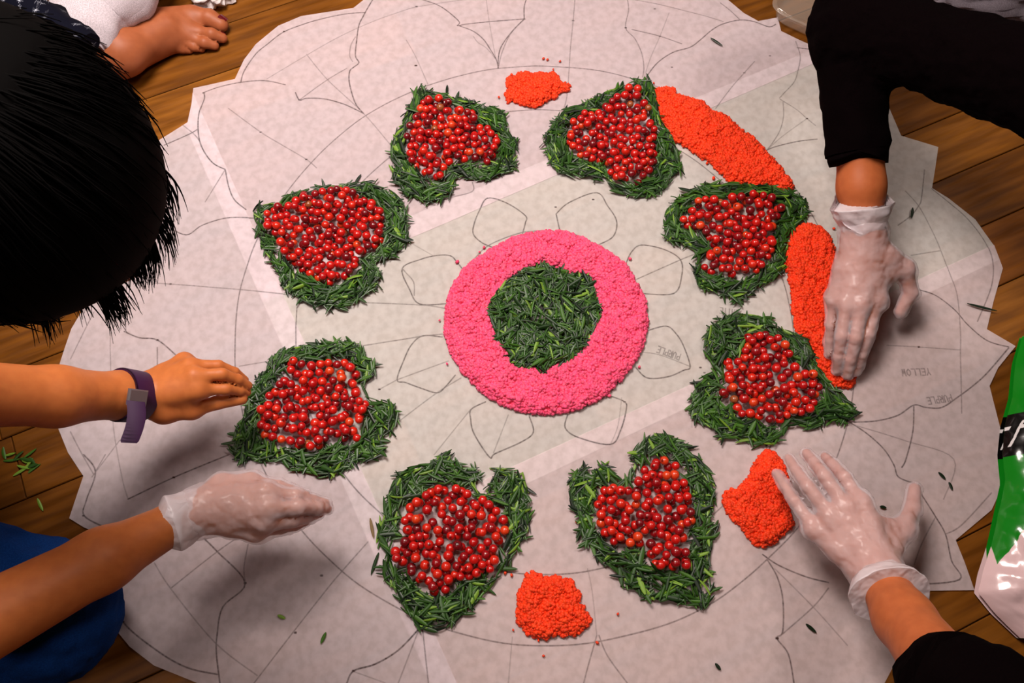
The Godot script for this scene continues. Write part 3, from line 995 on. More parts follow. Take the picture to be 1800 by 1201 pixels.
func left_person() -> void:
	var t := thing("person", "black-haired person leaning in, purple wristband on one arm, plastic glove on the other hand", "person", P(-150, 800, 0))
	t.position = Vector3.ZERO
	var c := P(-22, 312, 0.69)
	var face := Vector3(0.72, -0.66, 0.18).normalized()
	var up := Vector3(0.62, 0.76, 0.02)
	up = (up - face * up.dot(face)).normalized()
	var mb := MB.new()
	# torso, neck, head and upper arms
	var body := Flesh.new()
	body.blend = 0.05
	var shl := Vector3(-0.77, 0.55, 0.04)
	var shr := Vector3(-0.77, 0.55, 0.36)
	var chest := Vector3(-0.82, 0.52, 0.20)
	var pel := Vector3(-1.05, 0.17, 0.27)
	body.bone(pel, chest, 0.14, 0.13)
	body.bone(shl, shr, 0.06, 0.06)
	body.bone(chest, c - up * 0.07 - face * 0.05, 0.075, 0.052)
	head(body, c, face, up)
	var ell := P(-190, 690, 0.40)
	var elr := P(-75, 1120, 0.30)
	body.bone(shl, ell, 0.05, 0.042)
	body.bone(shr, elr, 0.05, 0.042)
	body.bone(Vector3(-1.02, 0.15, 0.38), P(78, 1080, 0.12), 0.085, 0.06)
	body.bone(Vector3(-1.02, 0.15, 0.14), Vector3(-1.0, 0.08, -0.22), 0.085, 0.06)
	body.bone(Vector3(-1.0, 0.07, -0.22), Vector3(-1.25, 0.06, 0.02), 0.05, 0.04)
	body.into(mb, 0.013)
	# bare left arm and hand
	var spec := hand_at({"i": [[350, 685, 0.166], [397, 684, 0.152], [421, 687, 0.134], [434, 690, 0.122]], "m": [[342, 661, 0.176], [390, 658, 0.166], [418, 667, 0.147], [436, 678, 0.130]], "r": [[334, 643, 0.166], [384, 643, 0.152], [412, 654, 0.134], [430, 668, 0.116]], "p": [[324, 636, 0.146], [368, 644, 0.125], [390, 655, 0.11], [404, 662, 0.1]], "t": [[288, 722, 0.142], [338, 720, 0.138], [382, 708, 0.134], [425, 702, 0.123]]})
	var w := P(252, 694, 0.155)
	var f := Flesh.new()
	f.blend = 0.016
	hand(f, w, spec, 1.0)
	f.bone(P(215, 695, 0.185), w, 0.0295, 0.0255)
	f.bone(P(100, 697, 0.26), P(215, 695, 0.185), 0.0355, 0.0295)
	f.bone(ell, P(100, 697, 0.26), 0.040, 0.0355)
	sorted_flesh(f)
	f.into(mb, 0.0036)
	# right arm and gloved hand
	var spec2 := hand_at({"i": [[468, 868, 0.175], [520, 872, 0.16], [550, 880, 0.14], [572, 885, 0.125]], "m": [[470, 895, 0.18], [525, 892, 0.165], [556, 893, 0.14], [575, 895, 0.12]], "r": [[462, 918, 0.17], [515, 915, 0.15], [545, 908, 0.125], [562, 903, 0.105]], "p": [[450, 935, 0.15], [495, 930, 0.13], [520, 925, 0.108], [538, 918, 0.09]], "t": [[390, 858, 0.15], [440, 850, 0.15], [490, 858, 0.145], [535, 872, 0.13]]})
	var w2 := P(362, 897, 0.16)
	var f2 := Flesh.new()
	f2.blend = 0.016
	hand(f2, w2, spec2, 1.0)
	f2.bone(P(320, 912, 0.172), w2, 0.0245, 0.0235)
	f2.bone(P(180, 985, 0.225), P(320, 912, 0.172), 0.036, 0.0245)
	f2.bone(elr, P(180, 985, 0.225), 0.044, 0.036)
	sorted_flesh(f2)
	f2.into(mb, 0.0036)
	put("body", mb.mesh(), M["skin"], t)
	glove(t, w2, P(320, 912, 0.172), spec2, 1.0, 0.037)
	# hair: a full cap with loose locks
	var hf := Flesh.new()
	hf.blend = 0.03
	hf.bone(c - face * 0.015 + up * 0.016, c + face * 0.01 + up * 0.016, 0.112, 0.108)
	hf.bone(c - face * 0.06 - up * 0.02, c - face * 0.075 - up * 0.08, 0.085, 0.06)
	hf.crease = fine
	var hb := MB.new()
	hf.into(hb, 0.009)
	var side := face.cross(up).normalized()
	for k in 1500:
		var an := rng.randf() * TAU
		var tilt := rng.randf_range(0.15, 1.0)
		var dirn := (up * (1.0 - tilt) + (face * cos(an) + side * sin(an)) * tilt).normalized()
		var root := c + up * 0.016 + dirn * 0.109
		var fall := (Vector3(0, -1, 0) - dirn * dirn.dot(Vector3(0, -1, 0))).normalized()
		var out := rng.randf_range(0.001, 0.005)
		var ln := rng.randf_range(0.04, 0.085)
		var pts := []
		var rad := []
		for q in 5:
			var s := q / 4.0
			pts.append(root + dirn * out * sin(s * 2.2) + fall * ln * s + side * rng.randfn(0, 0.0012) - dirn * 0.024 * s * s)
			rad.append(0.0016 * (1.0 - s * 0.85))
		tube(hb, pts, rad, 4)
	for q in [[288, 330, 305, 395], [280, 380, 300, 440], [272, 410, 292, 470], [262, 420, 262, 500], [250, 430, 245, 505], [236, 440, 262, 495], [222, 450, 250, 500], [160, 470, 190, 545], [150, 490, 205, 575], [170, 500, 232, 560], [140, 505, 215, 560], [180, 500, 205, 580], [120, 500, 150, 560], [70, 540, 90, 600], [200, 470, 240, 490]]:
		for k in 24:
			var j := Vector2(rng.randfn(0, 7.0), rng.randfn(0, 7.0))
			var a := P(q[0] + j.x - 30.0, q[1] + j.y - 34.0, 0.665)
			var b := P(q[2] + j.x * 1.5, q[3] + j.y * 1.6 - 8.0, 0.60 + rng.randfn(0, 0.012))
			var sway := Vector3(0.006, 0.004, -0.003) * rng.randf_range(0.2, 1.6)
			var pts := []
			var rad := []
			for s in 8:
				var u := s / 7.0
				pts.append(a.lerp(b, u) + sway * sin(u * PI))
				rad.append(0.0013 * (1.0 - u * 0.85))
			tube(hb, pts, rad, 4)
	var h := put("hair", hb.mesh(), M["hair"], t)
	tag(h, "short thick black hair with loose locks")
	# wristband
	var wb := MB.new()
	var axis := (P(262, 694, 0.155) - P(195, 697, 0.198)).normalized()
	var mid := P(228, 696, 0.176)
	var lean := (axis + Vector3(0, -0.40, 0.05)).normalized()
	var ring := []
	var rr := []
	for q in [[-0.018, 0.0315], [-0.0187, 0.0345], [-0.017, 0.0360], [0.0, 0.0355], [0.017, 0.0346], [0.0187, 0.0332], [0.018, 0.0300]]:
		ring.append(mid + lean * q[0]); rr.append(q[1])
	tube(wb, ring, rr, 48)
	wb.smooth()
	# the loose end
	var hang := [P(243, 706, 0.2125), P(245, 728, 0.207), P(241, 752, 0.192), P(231, 779, 0.172)]
	var sp := spline(hang, [1.0, 1.0, 1.0, 1.0], 5)
	var strip := []
	for i in sp[0].size():
		var p: Vector3 = sp[0][i] - lean * 0.004
		var row := []
		for s in [-1.0, 1.0]:
			for y in [0.0012, -0.0012]:
				row.append(wb.add(p + lean * 0.0145 * s * (0.85 if i == sp[0].size() - 1 else 1.0) + Vector3(0.35, 0.9, 0.1) * y, (Vector3(0.35, 0.9, 0.1) * signf(y) + lean * s * 0.4).normalized()))
		strip.append(row)
	for i in strip.size() - 1:
		for q in [[0, 2], [1, 3], [0, 1], [2, 3]]:
			wb.quad(strip[i][q[0]], strip[i][q[1]], strip[i + 1][q[1]], strip[i + 1][q[0]])
	wb.quad(strip[-1][0], strip[-1][1], strip[-1][3], strip[-1][2])
	var band := put("wristband", wb.mesh(), M["band"], t)
	tag(band, "dark purple rubber wristband with a loose end")
	var bb := MB.new()
	var by := (P(242, 700, 0.25) - P(242, 700, 0.15)).normalized()
	by = (by - lean * by.dot(lean)).normalized()
	bb.box(Transform3D(Basis(lean, by, lean.cross(by)), P(242, 699, 0.2125)), Vector3(0.030, 0.004, 0.021), 0.0018)
	tag(put("buckle", bb.mesh(), M["buckle"], band), "small grey metal clasp")
	# clothes, mostly beyond the frame
	var sh := Flesh.new()
	sh.blend = 0.05
	sh.puff = 0.012
	sh.bone(pel, chest, 0.145, 0.135)
	sh.bone(shl, shr, 0.063, 0.063)
	sh.bone(shl, shl.lerp(ell, 0.5), 0.056, 0.052)
	sh.bone(shr, shr.lerp(elr, 0.5), 0.056, 0.052)
	var sm := MB.new()
	sh.into(sm, 0.016)
	put("shirt", sm.mesh(), M["navy_cloth"], t)
	var tr := Flesh.new()
	tr.blend = 0.04
	tr.crease = fine
	tr.bone(Vector3(-1.02, 0.17, 0.38), P(78, 1080, 0.125), 0.105, 0.083)
	tr.bone(P(78, 1080, 0.12), P(-160, 1190, 0.085), 0.08, 0.06)
	tr.bone(Vector3(-1.02, 0.15, 0.14), Vector3(-1.0, 0.09, -0.22), 0.1, 0.08)
	tr.bone(Vector3(-1.0, 0.07, -0.22), Vector3(-1.25, 0.06, 0.02), 0.07, 0.055)
	tr.bone(pel, pel + Vector3(0.02, 0, 0.02), 0.155, 0.155)
	tr.crease = FastNoiseLite.new()
	tr.crease.frequency = 22.0
	tr.crease_by = 0.006
	var tm := MB.new()
	tr.into(tm, 0.010)
	tag(put("trousers", tm.mesh(), M["blue_cloth"], t), "blue trousers over a bent knee")

func foot_person() -> void:
	var t := thing("person", "barefoot person in pale trousers, one foot with dark toenails beside the paper", "person")
	var f := Flesh.new()
	f.blend = 0.022
	f.join = 0.01
	var ankle := P(215, 92, 0.055)
	var heel := P(165, 128, 0.032)
	f.bone(heel, ankle, 0.03, 0.036)
	f.bone(ankle, P(290, 48, 0.040), 0.034, 0.028)
	f.bone(P(262, 40, 0.036), P(338, 30, 0.025), 0.024, 0.019)
	f.bone(P(250, 82, 0.030), P(328, 62, 0.018), 0.025, 0.015)
	f.bone(heel, P(316, 68, 0.016), 0.024, 0.012)
	f.bone(P(318, 40, 0.024), P(340, 60, 0.018), 0.018, 0.014)
	f.bone(ankle, P(165, 45, 0.085), 0.033, 0.034)
	f.bone(P(165, 45, 0.085), Vector3(-0.80, 0.11, -0.80), 0.034, 0.045)
	# toes: big toe towards the top of the photo
	var toes := [[[338, 28, 0.026], [368, 32, 0.024], [388, 43, 0.018], 0.0172, 0.0138], [[338, 55, 0.020], [372, 60, 0.023], [391, 67, 0.013], 0.0115, 0.009], [[332, 69, 0.016], [360, 75, 0.018], [377, 80, 0.010], 0.0105, 0.0085], [[322, 76, 0.013], [342, 82, 0.013], [354, 85, 0.008], 0.0090, 0.0075], [[306, 81, 0.011], [322, 86, 0.010], [333, 88, 0.007], 0.0082, 0.007]]
	for k in 5:
		var q: Array = toes[k]
		f.bone(P(q[0][0], q[0][1], q[0][2]), P(q[1][0], q[1][1], q[1][2]), q[3], q[3] * 0.95, k + 1)
		f.bone(P(q[1][0], q[1][1], q[1][2]), P(q[2][0], q[2][1], q[2][2]), q[3] * 0.98, q[4], k + 1)
	sorted_flesh(f)
	var mb := MB.new()
	f.into(mb, 0.0042)
	var body := Flesh.new()
	body.blend = 0.05
	body.bone(Vector3(-1.02, 0.13, -1.05), Vector3(-1.02, 0.52, -1.1), 0.13, 0.12)
	body.bone(Vector3(-1.02, 0.13, -1.02), Vector3(-0.80, 0.13, -0.78), 0.09, 0.06)
	body.bone(Vector3(-1.18, 0.52, -1.02), Vector3(-0.84, 0.52, -1.2), 0.06, 0.06)
	body.bone(Vector3(-1.02, 0.55, -1.1), Vector3(-0.99, 0.70, -1.06), 0.055, 0.05)
	head(body, Vector3(-0.97, 0.80, -1.02), Vector3(0.6, -0.4, 0.7).normalized(), Vector3(0.25, 0.9, 0.3).normalized())
	body.into(mb, 0.016)
	put("body", mb.mesh(), M["skin_foot"], t)
	for k in 3:
		var q: Array = toes[k]
		var tip := P(q[2][0], q[2][1], q[2][2])
		var back := (P(q[1][0], q[1][1], q[1][2]) - tip).normalized()
		var nb := MB.new()
		var s: float = q[4]
		for ring in 1:
			var upn := Vector3.UP
			var sd := back.cross(upn).normalized()
			var o := tip + upn * s * 0.62 - back * s * 0.35 + sd * s * 0.25
			var row := []
			for j in 4:
				var line := []
				for i in 5:
					var u := (i - 2) / 2.0
					line.append(nb.add(o + back * s * 0.95 * (j / 3.0 - 0.45) + sd * u * s * 0.75 + upn * s * (0.48 - 0.32 * u * u - 0.30 * pow(1.0 - j / 3.0, 2)), (upn + sd * u * 0.6).normalized()))
				row.append(line)
			for j in 3:
				for i in 4: nb.quad(row[j][i], row[j][i + 1], row[j + 1][i + 1], row[j + 1][i])
		tag(put("toenail", nb.mesh(), M["nail"], t), "dark red painted toenail")
	var o := limb_cloth("trouser_leg", [P(132, 64, 0.090), P(172, 10, 0.098), P(212, -48, 0.108), Vector3(-0.80, 0.12, -0.82), Vector3(-0.98, 0.15, -1.0)], [0.066, 0.069, 0.073, 0.09, 0.11], M["pale_cloth"], t, "pale trouser leg ending above the bare foot", 0.010, 0.85)
	var sh := Flesh.new()
	sh.blend = 0.05
	sh.puff = 0.014
	sh.bone(Vector3(-1.02, 0.15, -1.05), Vector3(-1.02, 0.52, -1.1), 0.135, 0.125)
	sh.bone(Vector3(-1.18, 0.52, -1.02), Vector3(-0.84, 0.52, -1.2), 0.062, 0.062)
	var sm := MB.new()
	sh.into(sm, 0.018)
	put("shirt", sm.mesh(), M["pale_cloth"], t)
	var hf := Flesh.new()
	hf.bone(Vector3(-0.985, 0.825, -1.04), Vector3(-0.975, 0.825, -1.03), 0.098, 0.096)
	var hm := MB.new()
	hf.into(hm, 0.014)
	put("hair", hm.mesh(), M["hair"], t)

func sleeve_person() -> void:
	var t := thing("person", "person with a black sleeve reaching down, gloved fingers pressing the orange band", "person")
	var spec := hand_at({"i": [[1541, 528, 0.085], [1526, 588, 0.07], [1514, 624, 0.046], [1505, 652, 0.024]], "m": [[1514, 537, 0.09], [1504, 596, 0.072], [1495, 632, 0.046], [1489, 659, 0.024]], "r": [[1488, 535, 0.085], [1479, 592, 0.066], [1473, 627, 0.042], [1471, 651, 0.023]], "p": [[1467, 525, 0.07], [1461, 572, 0.052], [1458, 598, 0.037], [1458, 622, 0.024]], "t": [[1557, 455, 0.105], [1590, 473, 0.095], [1602, 515, 0.075], [1583, 548, 0.055]]})
	var w := P(1518, 412, 0.12)
	var el := P(1503, 45, 0.27)
	var f := Flesh.new()
	f.blend = 0.016
	hand(f, w, spec, 1.06)
	f.bone(P(1514, 330, 0.16), w, 0.0325, 0.026)
	f.bone(el, P(1514, 330, 0.16), 0.042, 0.0325)
	sorted_flesh(f)
	var mb := MB.new()
	f.into(mb, 0.0038)
	var body := Flesh.new()
	body.blend = 0.05
	var shr := P(1970, 190, 0.42)
	var chest := shr + Vector3(0.22, 0.0, 0.16)
	var pel := Vector3(1.28, 0.15, -0.02)
	body.bone(shr, el, 0.052, 0.042)
	body.bone(pel, chest, 0.13, 0.125)
	body.bone(shr, shr + Vector3(0.12, 0.0, 0.36), 0.06, 0.06)
	body.bone(chest + Vector3(-0.03, 0.04, 0), chest + Vector3(-0.09, 0.14, 0), 0.055, 0.05)
	var hc := chest + Vector3(-0.13, 0.23, 0)
	head(body, hc, Vector3(-0.75, -0.6, 0.1).normalized(), Vector3(-0.6, 0.78, 0.0).normalized())
	body.into(mb, 0.014)
	put("body", mb.mesh(), M["skin_warm"], t)
	glove(t, w, P(1514, 330, 0.16), spec, 1.06, 0.048)
	var sl := MB.new()
	var cuff := spline([P(1504, 262, 0.187), P(1506, 271, 0.184), P(1505, 255, 0.190), P(1502, 180, 0.22), P(1496, 110, 0.25)], [0.040, 0.0445, 0.0462, 0.047, 0.048], 8)
	tube(sl, cuff[0], cuff[1], 40, 0.006, 0.95)
	sl.smooth()
	var sf := Flesh.new()
	sf.blend = 0.03
	sf.bone(P(1502, 170, 0.225), el, 0.0455, 0.049)
	sf.bone(P(1478, 66, 0.262), el, 0.040, 0.045)
	sf.bone(el, shr, 0.052, 0.068)
	sf.bone(el, P(1522, -110, 0.30), 0.050, 0.064)
	sf.bone(P(1522, -110, 0.30), P(1740, -190, 0.34), 0.064, 0.075)
	sf.crease = FastNoiseLite.new()
	sf.crease.frequency = 24.0
	sf.crease_by = 0.006
	sf.into(sl, 0.007)
	tag(put("sleeve", sl.mesh(), M["black_cloth"], t), "black sleeve pushed up the forearm")
	var tr := Flesh.new()
	tr.blend = 0.05
	tr.bone(pel, Vector3(1.04, 0.10, -0.38), 0.11, 0.08)
	tr.bone(pel, Vector3(1.04, 0.10, 0.28), 0.11, 0.08)
	tr.bone(Vector3(1.04, 0.09, -0.38), Vector3(1.34, 0.08, -0.34), 0.08, 0.055)
	tr.bone(Vector3(1.04, 0.09, 0.28), Vector3(1.34, 0.08, 0.26), 0.08, 0.055)
	var tm := MB.new()
	tr.into(tm, 0.014)
	put("trousers", tm.mesh(), M["black_cloth"], t)
	var sh := Flesh.new()
	sh.blend = 0.05
	sh.puff = 0.014
	sh.bone(pel, chest, 0.135, 0.13)
	sh.bone(shr, shr + Vector3(0.12, 0.0, 0.36), 0.062, 0.062)
	var sm := MB.new()
	sh.into(sm, 0.016)
	put("shirt", sm.mesh(), M["black_cloth"], t)
	var hf := Flesh.new()
	hf.bone(hc + Vector3(0.02, 0.03, 0), hc + Vector3(0.015, 0.03, 0), 0.098, 0.096)
	var hm := MB.new()
	hf.into(hm, 0.014)
	put("hair", hm.mesh(), M["hair"], t)

func corner_person() -> void:
	var t := thing("person", "person with dark knitted sleeve and widely spread gloved fingers over the orange diamond", "person")
	var spec := hand_at({"i": [[1512, 885, 0.12], [1485, 840, 0.115], [1465, 818, 0.09], [1450, 803, 0.07]], "m": [[1487, 893, 0.125], [1450, 838, 0.12], [1432, 815, 0.095], [1418, 797, 0.075]], "r": [[1460, 908, 0.12], [1420, 855, 0.115], [1400, 828, 0.09], [1386, 806, 0.07]], "p": [[1432, 930, 0.105], [1398, 882, 0.10], [1380, 855, 0.08], [1366, 834, 0.06]], "t": [[1558, 965, 0.11], [1588, 930, 0.10], [1605, 893, 0.09], [1608, 860, 0.08]]})
	var w := P(1540, 1005, 0.125)
	var el := P(1730, 1275, 0.34)
	var f := Flesh.new()
	f.blend = 0.016
	hand(f, w, spec, 1.06)
	f.bone(P(1590, 1090, 0.185), w, 0.034, 0.027)
	f.bone(el, P(1590, 1090, 0.185), 0.044, 0.034)
	sorted_flesh(f)
	var mb := MB.new()
	f.into(mb, 0.0038)
	var shl := Vector3(0.56, 0.55, 0.80)
	var body := Flesh.new()
	body.blend = 0.05
	body.bone(shl, el, 0.052, 0.045)
	body.bone(Vector3(0.92, 0.14, 1.0), Vector3(0.80, 0.52, 0.92), 0.13, 0.125)
	body.bone(shl, Vector3(0.92, 0.55, 0.72), 0.06, 0.06)
	body.bone(Vector3(0.78, 0.58, 0.86), Vector3(0.74, 0.70, 0.82), 0.055, 0.05)
	head(body, Vector3(0.73, 0.80, 0.80), Vector3(-0.6, -0.6, -0.5).normalized(), Vector3(-0.45, 0.75, -0.35).normalized())
	body.into(mb, 0.016)
	put("body", mb.mesh(), M["skin_warm"], t)
	glove(t, w, P(1590, 1090, 0.185), spec, 1.06, 0.051)
	limb_cloth("sleeve", [P(1648, 1185, 0.265), P(1690, 1225, 0.30), P(1745, 1270, 0.345), Vector3(0.50, 0.44, 0.70), shl, Vector3(0.64, 0.56, 0.84)], [0.052, 0.060, 0.066, 0.066, 0.068, 0.07], M["black_cloth"], t, "black knitted sleeve", 0.010, 1.0)
	var sh := Flesh.new()
	sh.blend = 0.05
	sh.puff = 0.014
	sh.bone(Vector3(0.92, 0.14, 1.0), Vector3(0.80, 0.52, 0.92), 0.135, 0.13)
	sh.bone(shl, Vector3(0.92, 0.55, 0.72), 0.062, 0.062)
	var sm := MB.new()
	sh.into(sm, 0.018)
	put("shirt", sm.mesh(), M["black_cloth"], t)
	var tr := Flesh.new()
	tr.blend = 0.05
	tr.bone(Vector3(0.88, 0.14, 1.02), Vector3(0.70, 0.10, 0.72), 0.11, 0.075)
	tr.bone(Vector3(0.70, 0.10, 0.72), Vector3(1.05, 0.07, 0.88), 0.075, 0.06)
	var tm := MB.new()
	tr.into(tm, 0.014)
	put("trousers", tm.mesh(), M["black_cloth"], t)
	var hf := Flesh.new()
	hf.bone(Vector3(0.742, 0.825, 0.812), Vector3(0.738, 0.825, 0.808), 0.098, 0.096)
	var hm := MB.new()
	hf.into(hm, 0.014)
	put("hair", hm.mesh(), M["hair"], t)

# ---------- things round the edge
func pillow_bag() -> void:
	# a printed plastic bag lying on the floor: green top, black printed band, pink-white lower end
	var im := Image.create(512, 512, false, Image.FORMAT_RGB8)
	for y in 512:
		for x in 512:
			var v := y / 512.0
			var u := x / 512.0
			var col := Color(0.93, 0.80, 0.81)
			var vee := 0.70 - 0.17 * absf(fmod(u * 3.0 + 0.32, 1.0) - 0.5) * 2.0
			if v < vee: col = Color(0.07, 0.52, 0.10)
			if v > 0.24 and v < 0.375 and u < 0.62:
				col = Color(0.02, 0.02, 0.02)
				var sl := fmod(u * 9.0 + (v - 0.24) * 8.0, 1.0)
				if v > 0.265 and v < 0.345 and (sl < 0.16 or (absf(v - 0.285) < 0.006 and sl < 0.6)): col = Color(0.92, 0.9, 0.9)
			im.set_pixel(x, y, col)
	var m := mat(Color.WHITE, 0.24, 0.5)
	m.albedo_texture = ImageTexture.create_from_image(im)
	m.clearcoat_enabled = true
	m.clearcoat = 0.6
	m.clearcoat_roughness = 0.08
	var t := thing("plastic_bag", "glossy green, black and pink printed plastic bag lying at the right edge of the paper", "bag", P(1790, 880, 0))
	var o := t.position
	var leftline := [[1796, 592], [1782, 640], [1776, 700], [1762, 750], [1757, 800], [1762, 850], [1750, 905], [1738, 960], [1722, 1010], [1716, 1042], [1745, 1078], [1792, 1122]]
	var mb := MB.new()
	var n := 72
	var rows := []
	for i in n + 1:
		var s := float(i) / n * (leftline.size() - 1)
		var k := mini(int(s), leftline.size() - 2)
		var q: Vector2 = Vector2(leftline[k][0], leftline[k][1]).lerp(Vector2(leftline[k + 1][0], leftline[k + 1][1]), s - k)
		var a := P(q.x, q.y, 0.012)
		var v := float(i) / n
		var b := P(1985 - 60 * v, 590 + 545 * v, 0.012)
		var row := []
		for j in 41:
			var u := j / 40.0
			var ends := pow(sin(PI * clampf(v * 0.94 + 0.03, 0, 1)), 0.45) * pow(sin(PI * clampf(u * 0.97 + 0.015, 0.0, 1.0)), 0.6)
			var p := a.lerp(b, u)
			var cr := fine.get_noise_2d(p.x * 900.0, p.z * 900.0) * 0.012 + absf(fine.get_noise_2d(p.x * 2600.0 + 300.0, p.z * 1500.0)) * 0.009
			p.y = 0.010 + 0.055 * ends + cr * ends
			row.append(mb.add(p - o, Vector3.UP, Vector2(u, v)))
		rows.append(row)
	for i in n:
		for j in 40: mb.quad(rows[i][j], rows[i][j + 1], rows[i + 1][j + 1], rows[i + 1][j])
	mb.smooth()
	# underside
	var low := []
	for i in n + 1:
		var row := []
		for j in [0, 10, 20, 30, 40]:
			var p: Vector3 = mb.v[rows[i][j]]
			row.append(mb.add(Vector3(p.x, 0.006, p.z), Vector3.DOWN, Vector2(j / 40.0, i / float(n))))
		low.append(row)
	for i in n:
		for j in 4: mb.quad(low[i][j], low[i][j + 1], low[i + 1][j + 1], low[i + 1][j])
	put("bag_film", mb.mesh(), m, t)

func clear_container() -> void:
	var t := thing("plastic_container", "clear plastic food container on the floor beside the black sleeve", "container", P(1428, 34, 0))
	var m := mat(Color(0.9, 0.86, 0.8, 0.10), 0.04, 0.5)
	m.transparency = BaseMaterial3D.TRANSPARENCY_ALPHA
	var mb := MB.new()
	var c := P(1450, 20, 0)
	var prof := [[0.0, 0.004, 0.0], [0.0, 0.038, -0.004], [0.0, 0.042, -0.002], [0.0, 0.042, 0.006]]
	var outline := []
	var hx := 0.075
	var hz := 0.052
	for k in 40:
		var an := TAU * k / 40.0
		var d := Vector2(signf(cos(an)) * pow(absf(cos(an)), 0.42) * hx, signf(sin(an)) * pow(absf(sin(an)), 0.42) * hz).rotated(0.5)
		outline.append(d)
	var rings := []
	for q in [[0.0, 0.004], [0.86, 0.004], [0.9, 0.008], [0.97, 0.034], [1.06, 0.036], [1.08, 0.034], [1.06, 0.037], [0.98, 0.042], [0.6, 0.043], [0.0, 0.043]]:
		var ring := []
		for d in outline:
			ring.append(mb.add(Vector3(d.x * q[0], q[1], d.y * q[0]), Vector3(d.x, (q[1] - 0.023) * 6.0, d.y).normalized()))
		rings.append(ring)
	for i in rings.size() - 1:
		for k in 40: mb.quad(rings[i][k], rings[i][(k + 1) % 40], rings[i + 1][(k + 1) % 40], rings[i + 1][k])
	mb.smooth()
	put("container_shell", mb.mesh(), m, t)

func crumple(called: String, label: String, category: String, at: Vector3, size: Vector3, m: Material, sd: int, amp := 0.35, fr := 1.6) -> Node3D:
	var n := FastNoiseLite.new()
	n.seed = sd
	n.frequency = fr
	n.fractal_octaves = 3
	n.noise_type = FastNoiseLite.TYPE_SIMPLEX
	var mb := MB.new()
	var rings := []
	for i in 33:
		var th := PI * i / 32.0
		var ring := []
		for k in 49:
			var an := TAU * (k % 48) / 48.0
			var d := Vector3(sin(th) * cos(an), cos(th), sin(th) * sin(an))
			var r := 1.0 + amp * n.get_noise_3dv(d) + amp * 0.6 * absf(n.get_noise_3dv(d * 2.3 + Vector3.ONE * 5.0))
			var p := d * r * size
			p.y = maxf(p.y, -size.y * 0.62)
			ring.append(mb.add(p, d))
		rings.append(ring)
	for i in 32:
		for k in 48: mb.quad(rings[i][k], rings[i][k + 1], rings[i + 1][k + 1], rings[i + 1][k])
	mb.smooth()
	var o := put(called, mb.mesh(), m)
	o.position = at + Vector3(0, size.y * 0.62, 0)
	tag(o, label, category)
	return o

func edge_things() -> void:
	pillow_bag()
	clear_container()
	var white := mat(c8(236, 226, 226), 0.3, 0.5)
	crumple("plastic_bag", "small crumpled white plastic bag above the bare toes", "bag", P(376, -6, 0.0), Vector3(0.040, 0.026, 0.034), white, 4, 0.5, 1.4)
	# star-print cloth
	var im := Image.create(256, 256, false, Image.FORMAT_RGB8)
	im.fill(Color(0.045, 0.05, 0.10))
	for k in 26:
		var o := Vector2(rng.randf() * 256, rng.randf() * 256)
		for s in range(-9, 10):
			for q in [Vector2(s, 0), Vector2(0, s), Vector2(s, s) * 0.45, Vector2(s, -s) * 0.45]:
				var p: Vector2 = o + q
				im.set_pixel(posmod(int(p.x), 256), posmod(int(p.y), 256), Color(0.85, 0.86, 0.92))
	var m := mat(Color.WHITE, 0.9, 0.2)
	m.albedo_texture = ImageTexture.create_from_image(im)
	m.uv1_triplanar = true
	m.uv1_scale = Vector3.ONE * 7.0
	var fc := MB.new()
	var ro := spline([P(-70, -60, 0.155), P(20, 2, 0.17), P(85, 40, 0.17), P(150, 88, 0.165)], [0.05, 0.036, 0.034, 0.028], 10)
	tube(fc, ro[0], ro[1], 32, 0.010, 0.8, Vector3.UP, true)
	tag(put("folded_cloth", fc.mesh(), m), "dark navy cloth printed with white stars, between the black hair and the pale trouser leg", "cloth")
	crumple("grey_cloth", "pale grey crumpled cloth on the floor behind the black sleeve", "cloth", P(1745, -5, 0.0), Vector3(0.13, 0.05, 0.075), M["grey_cloth"], 15, 0.4, 1.3)

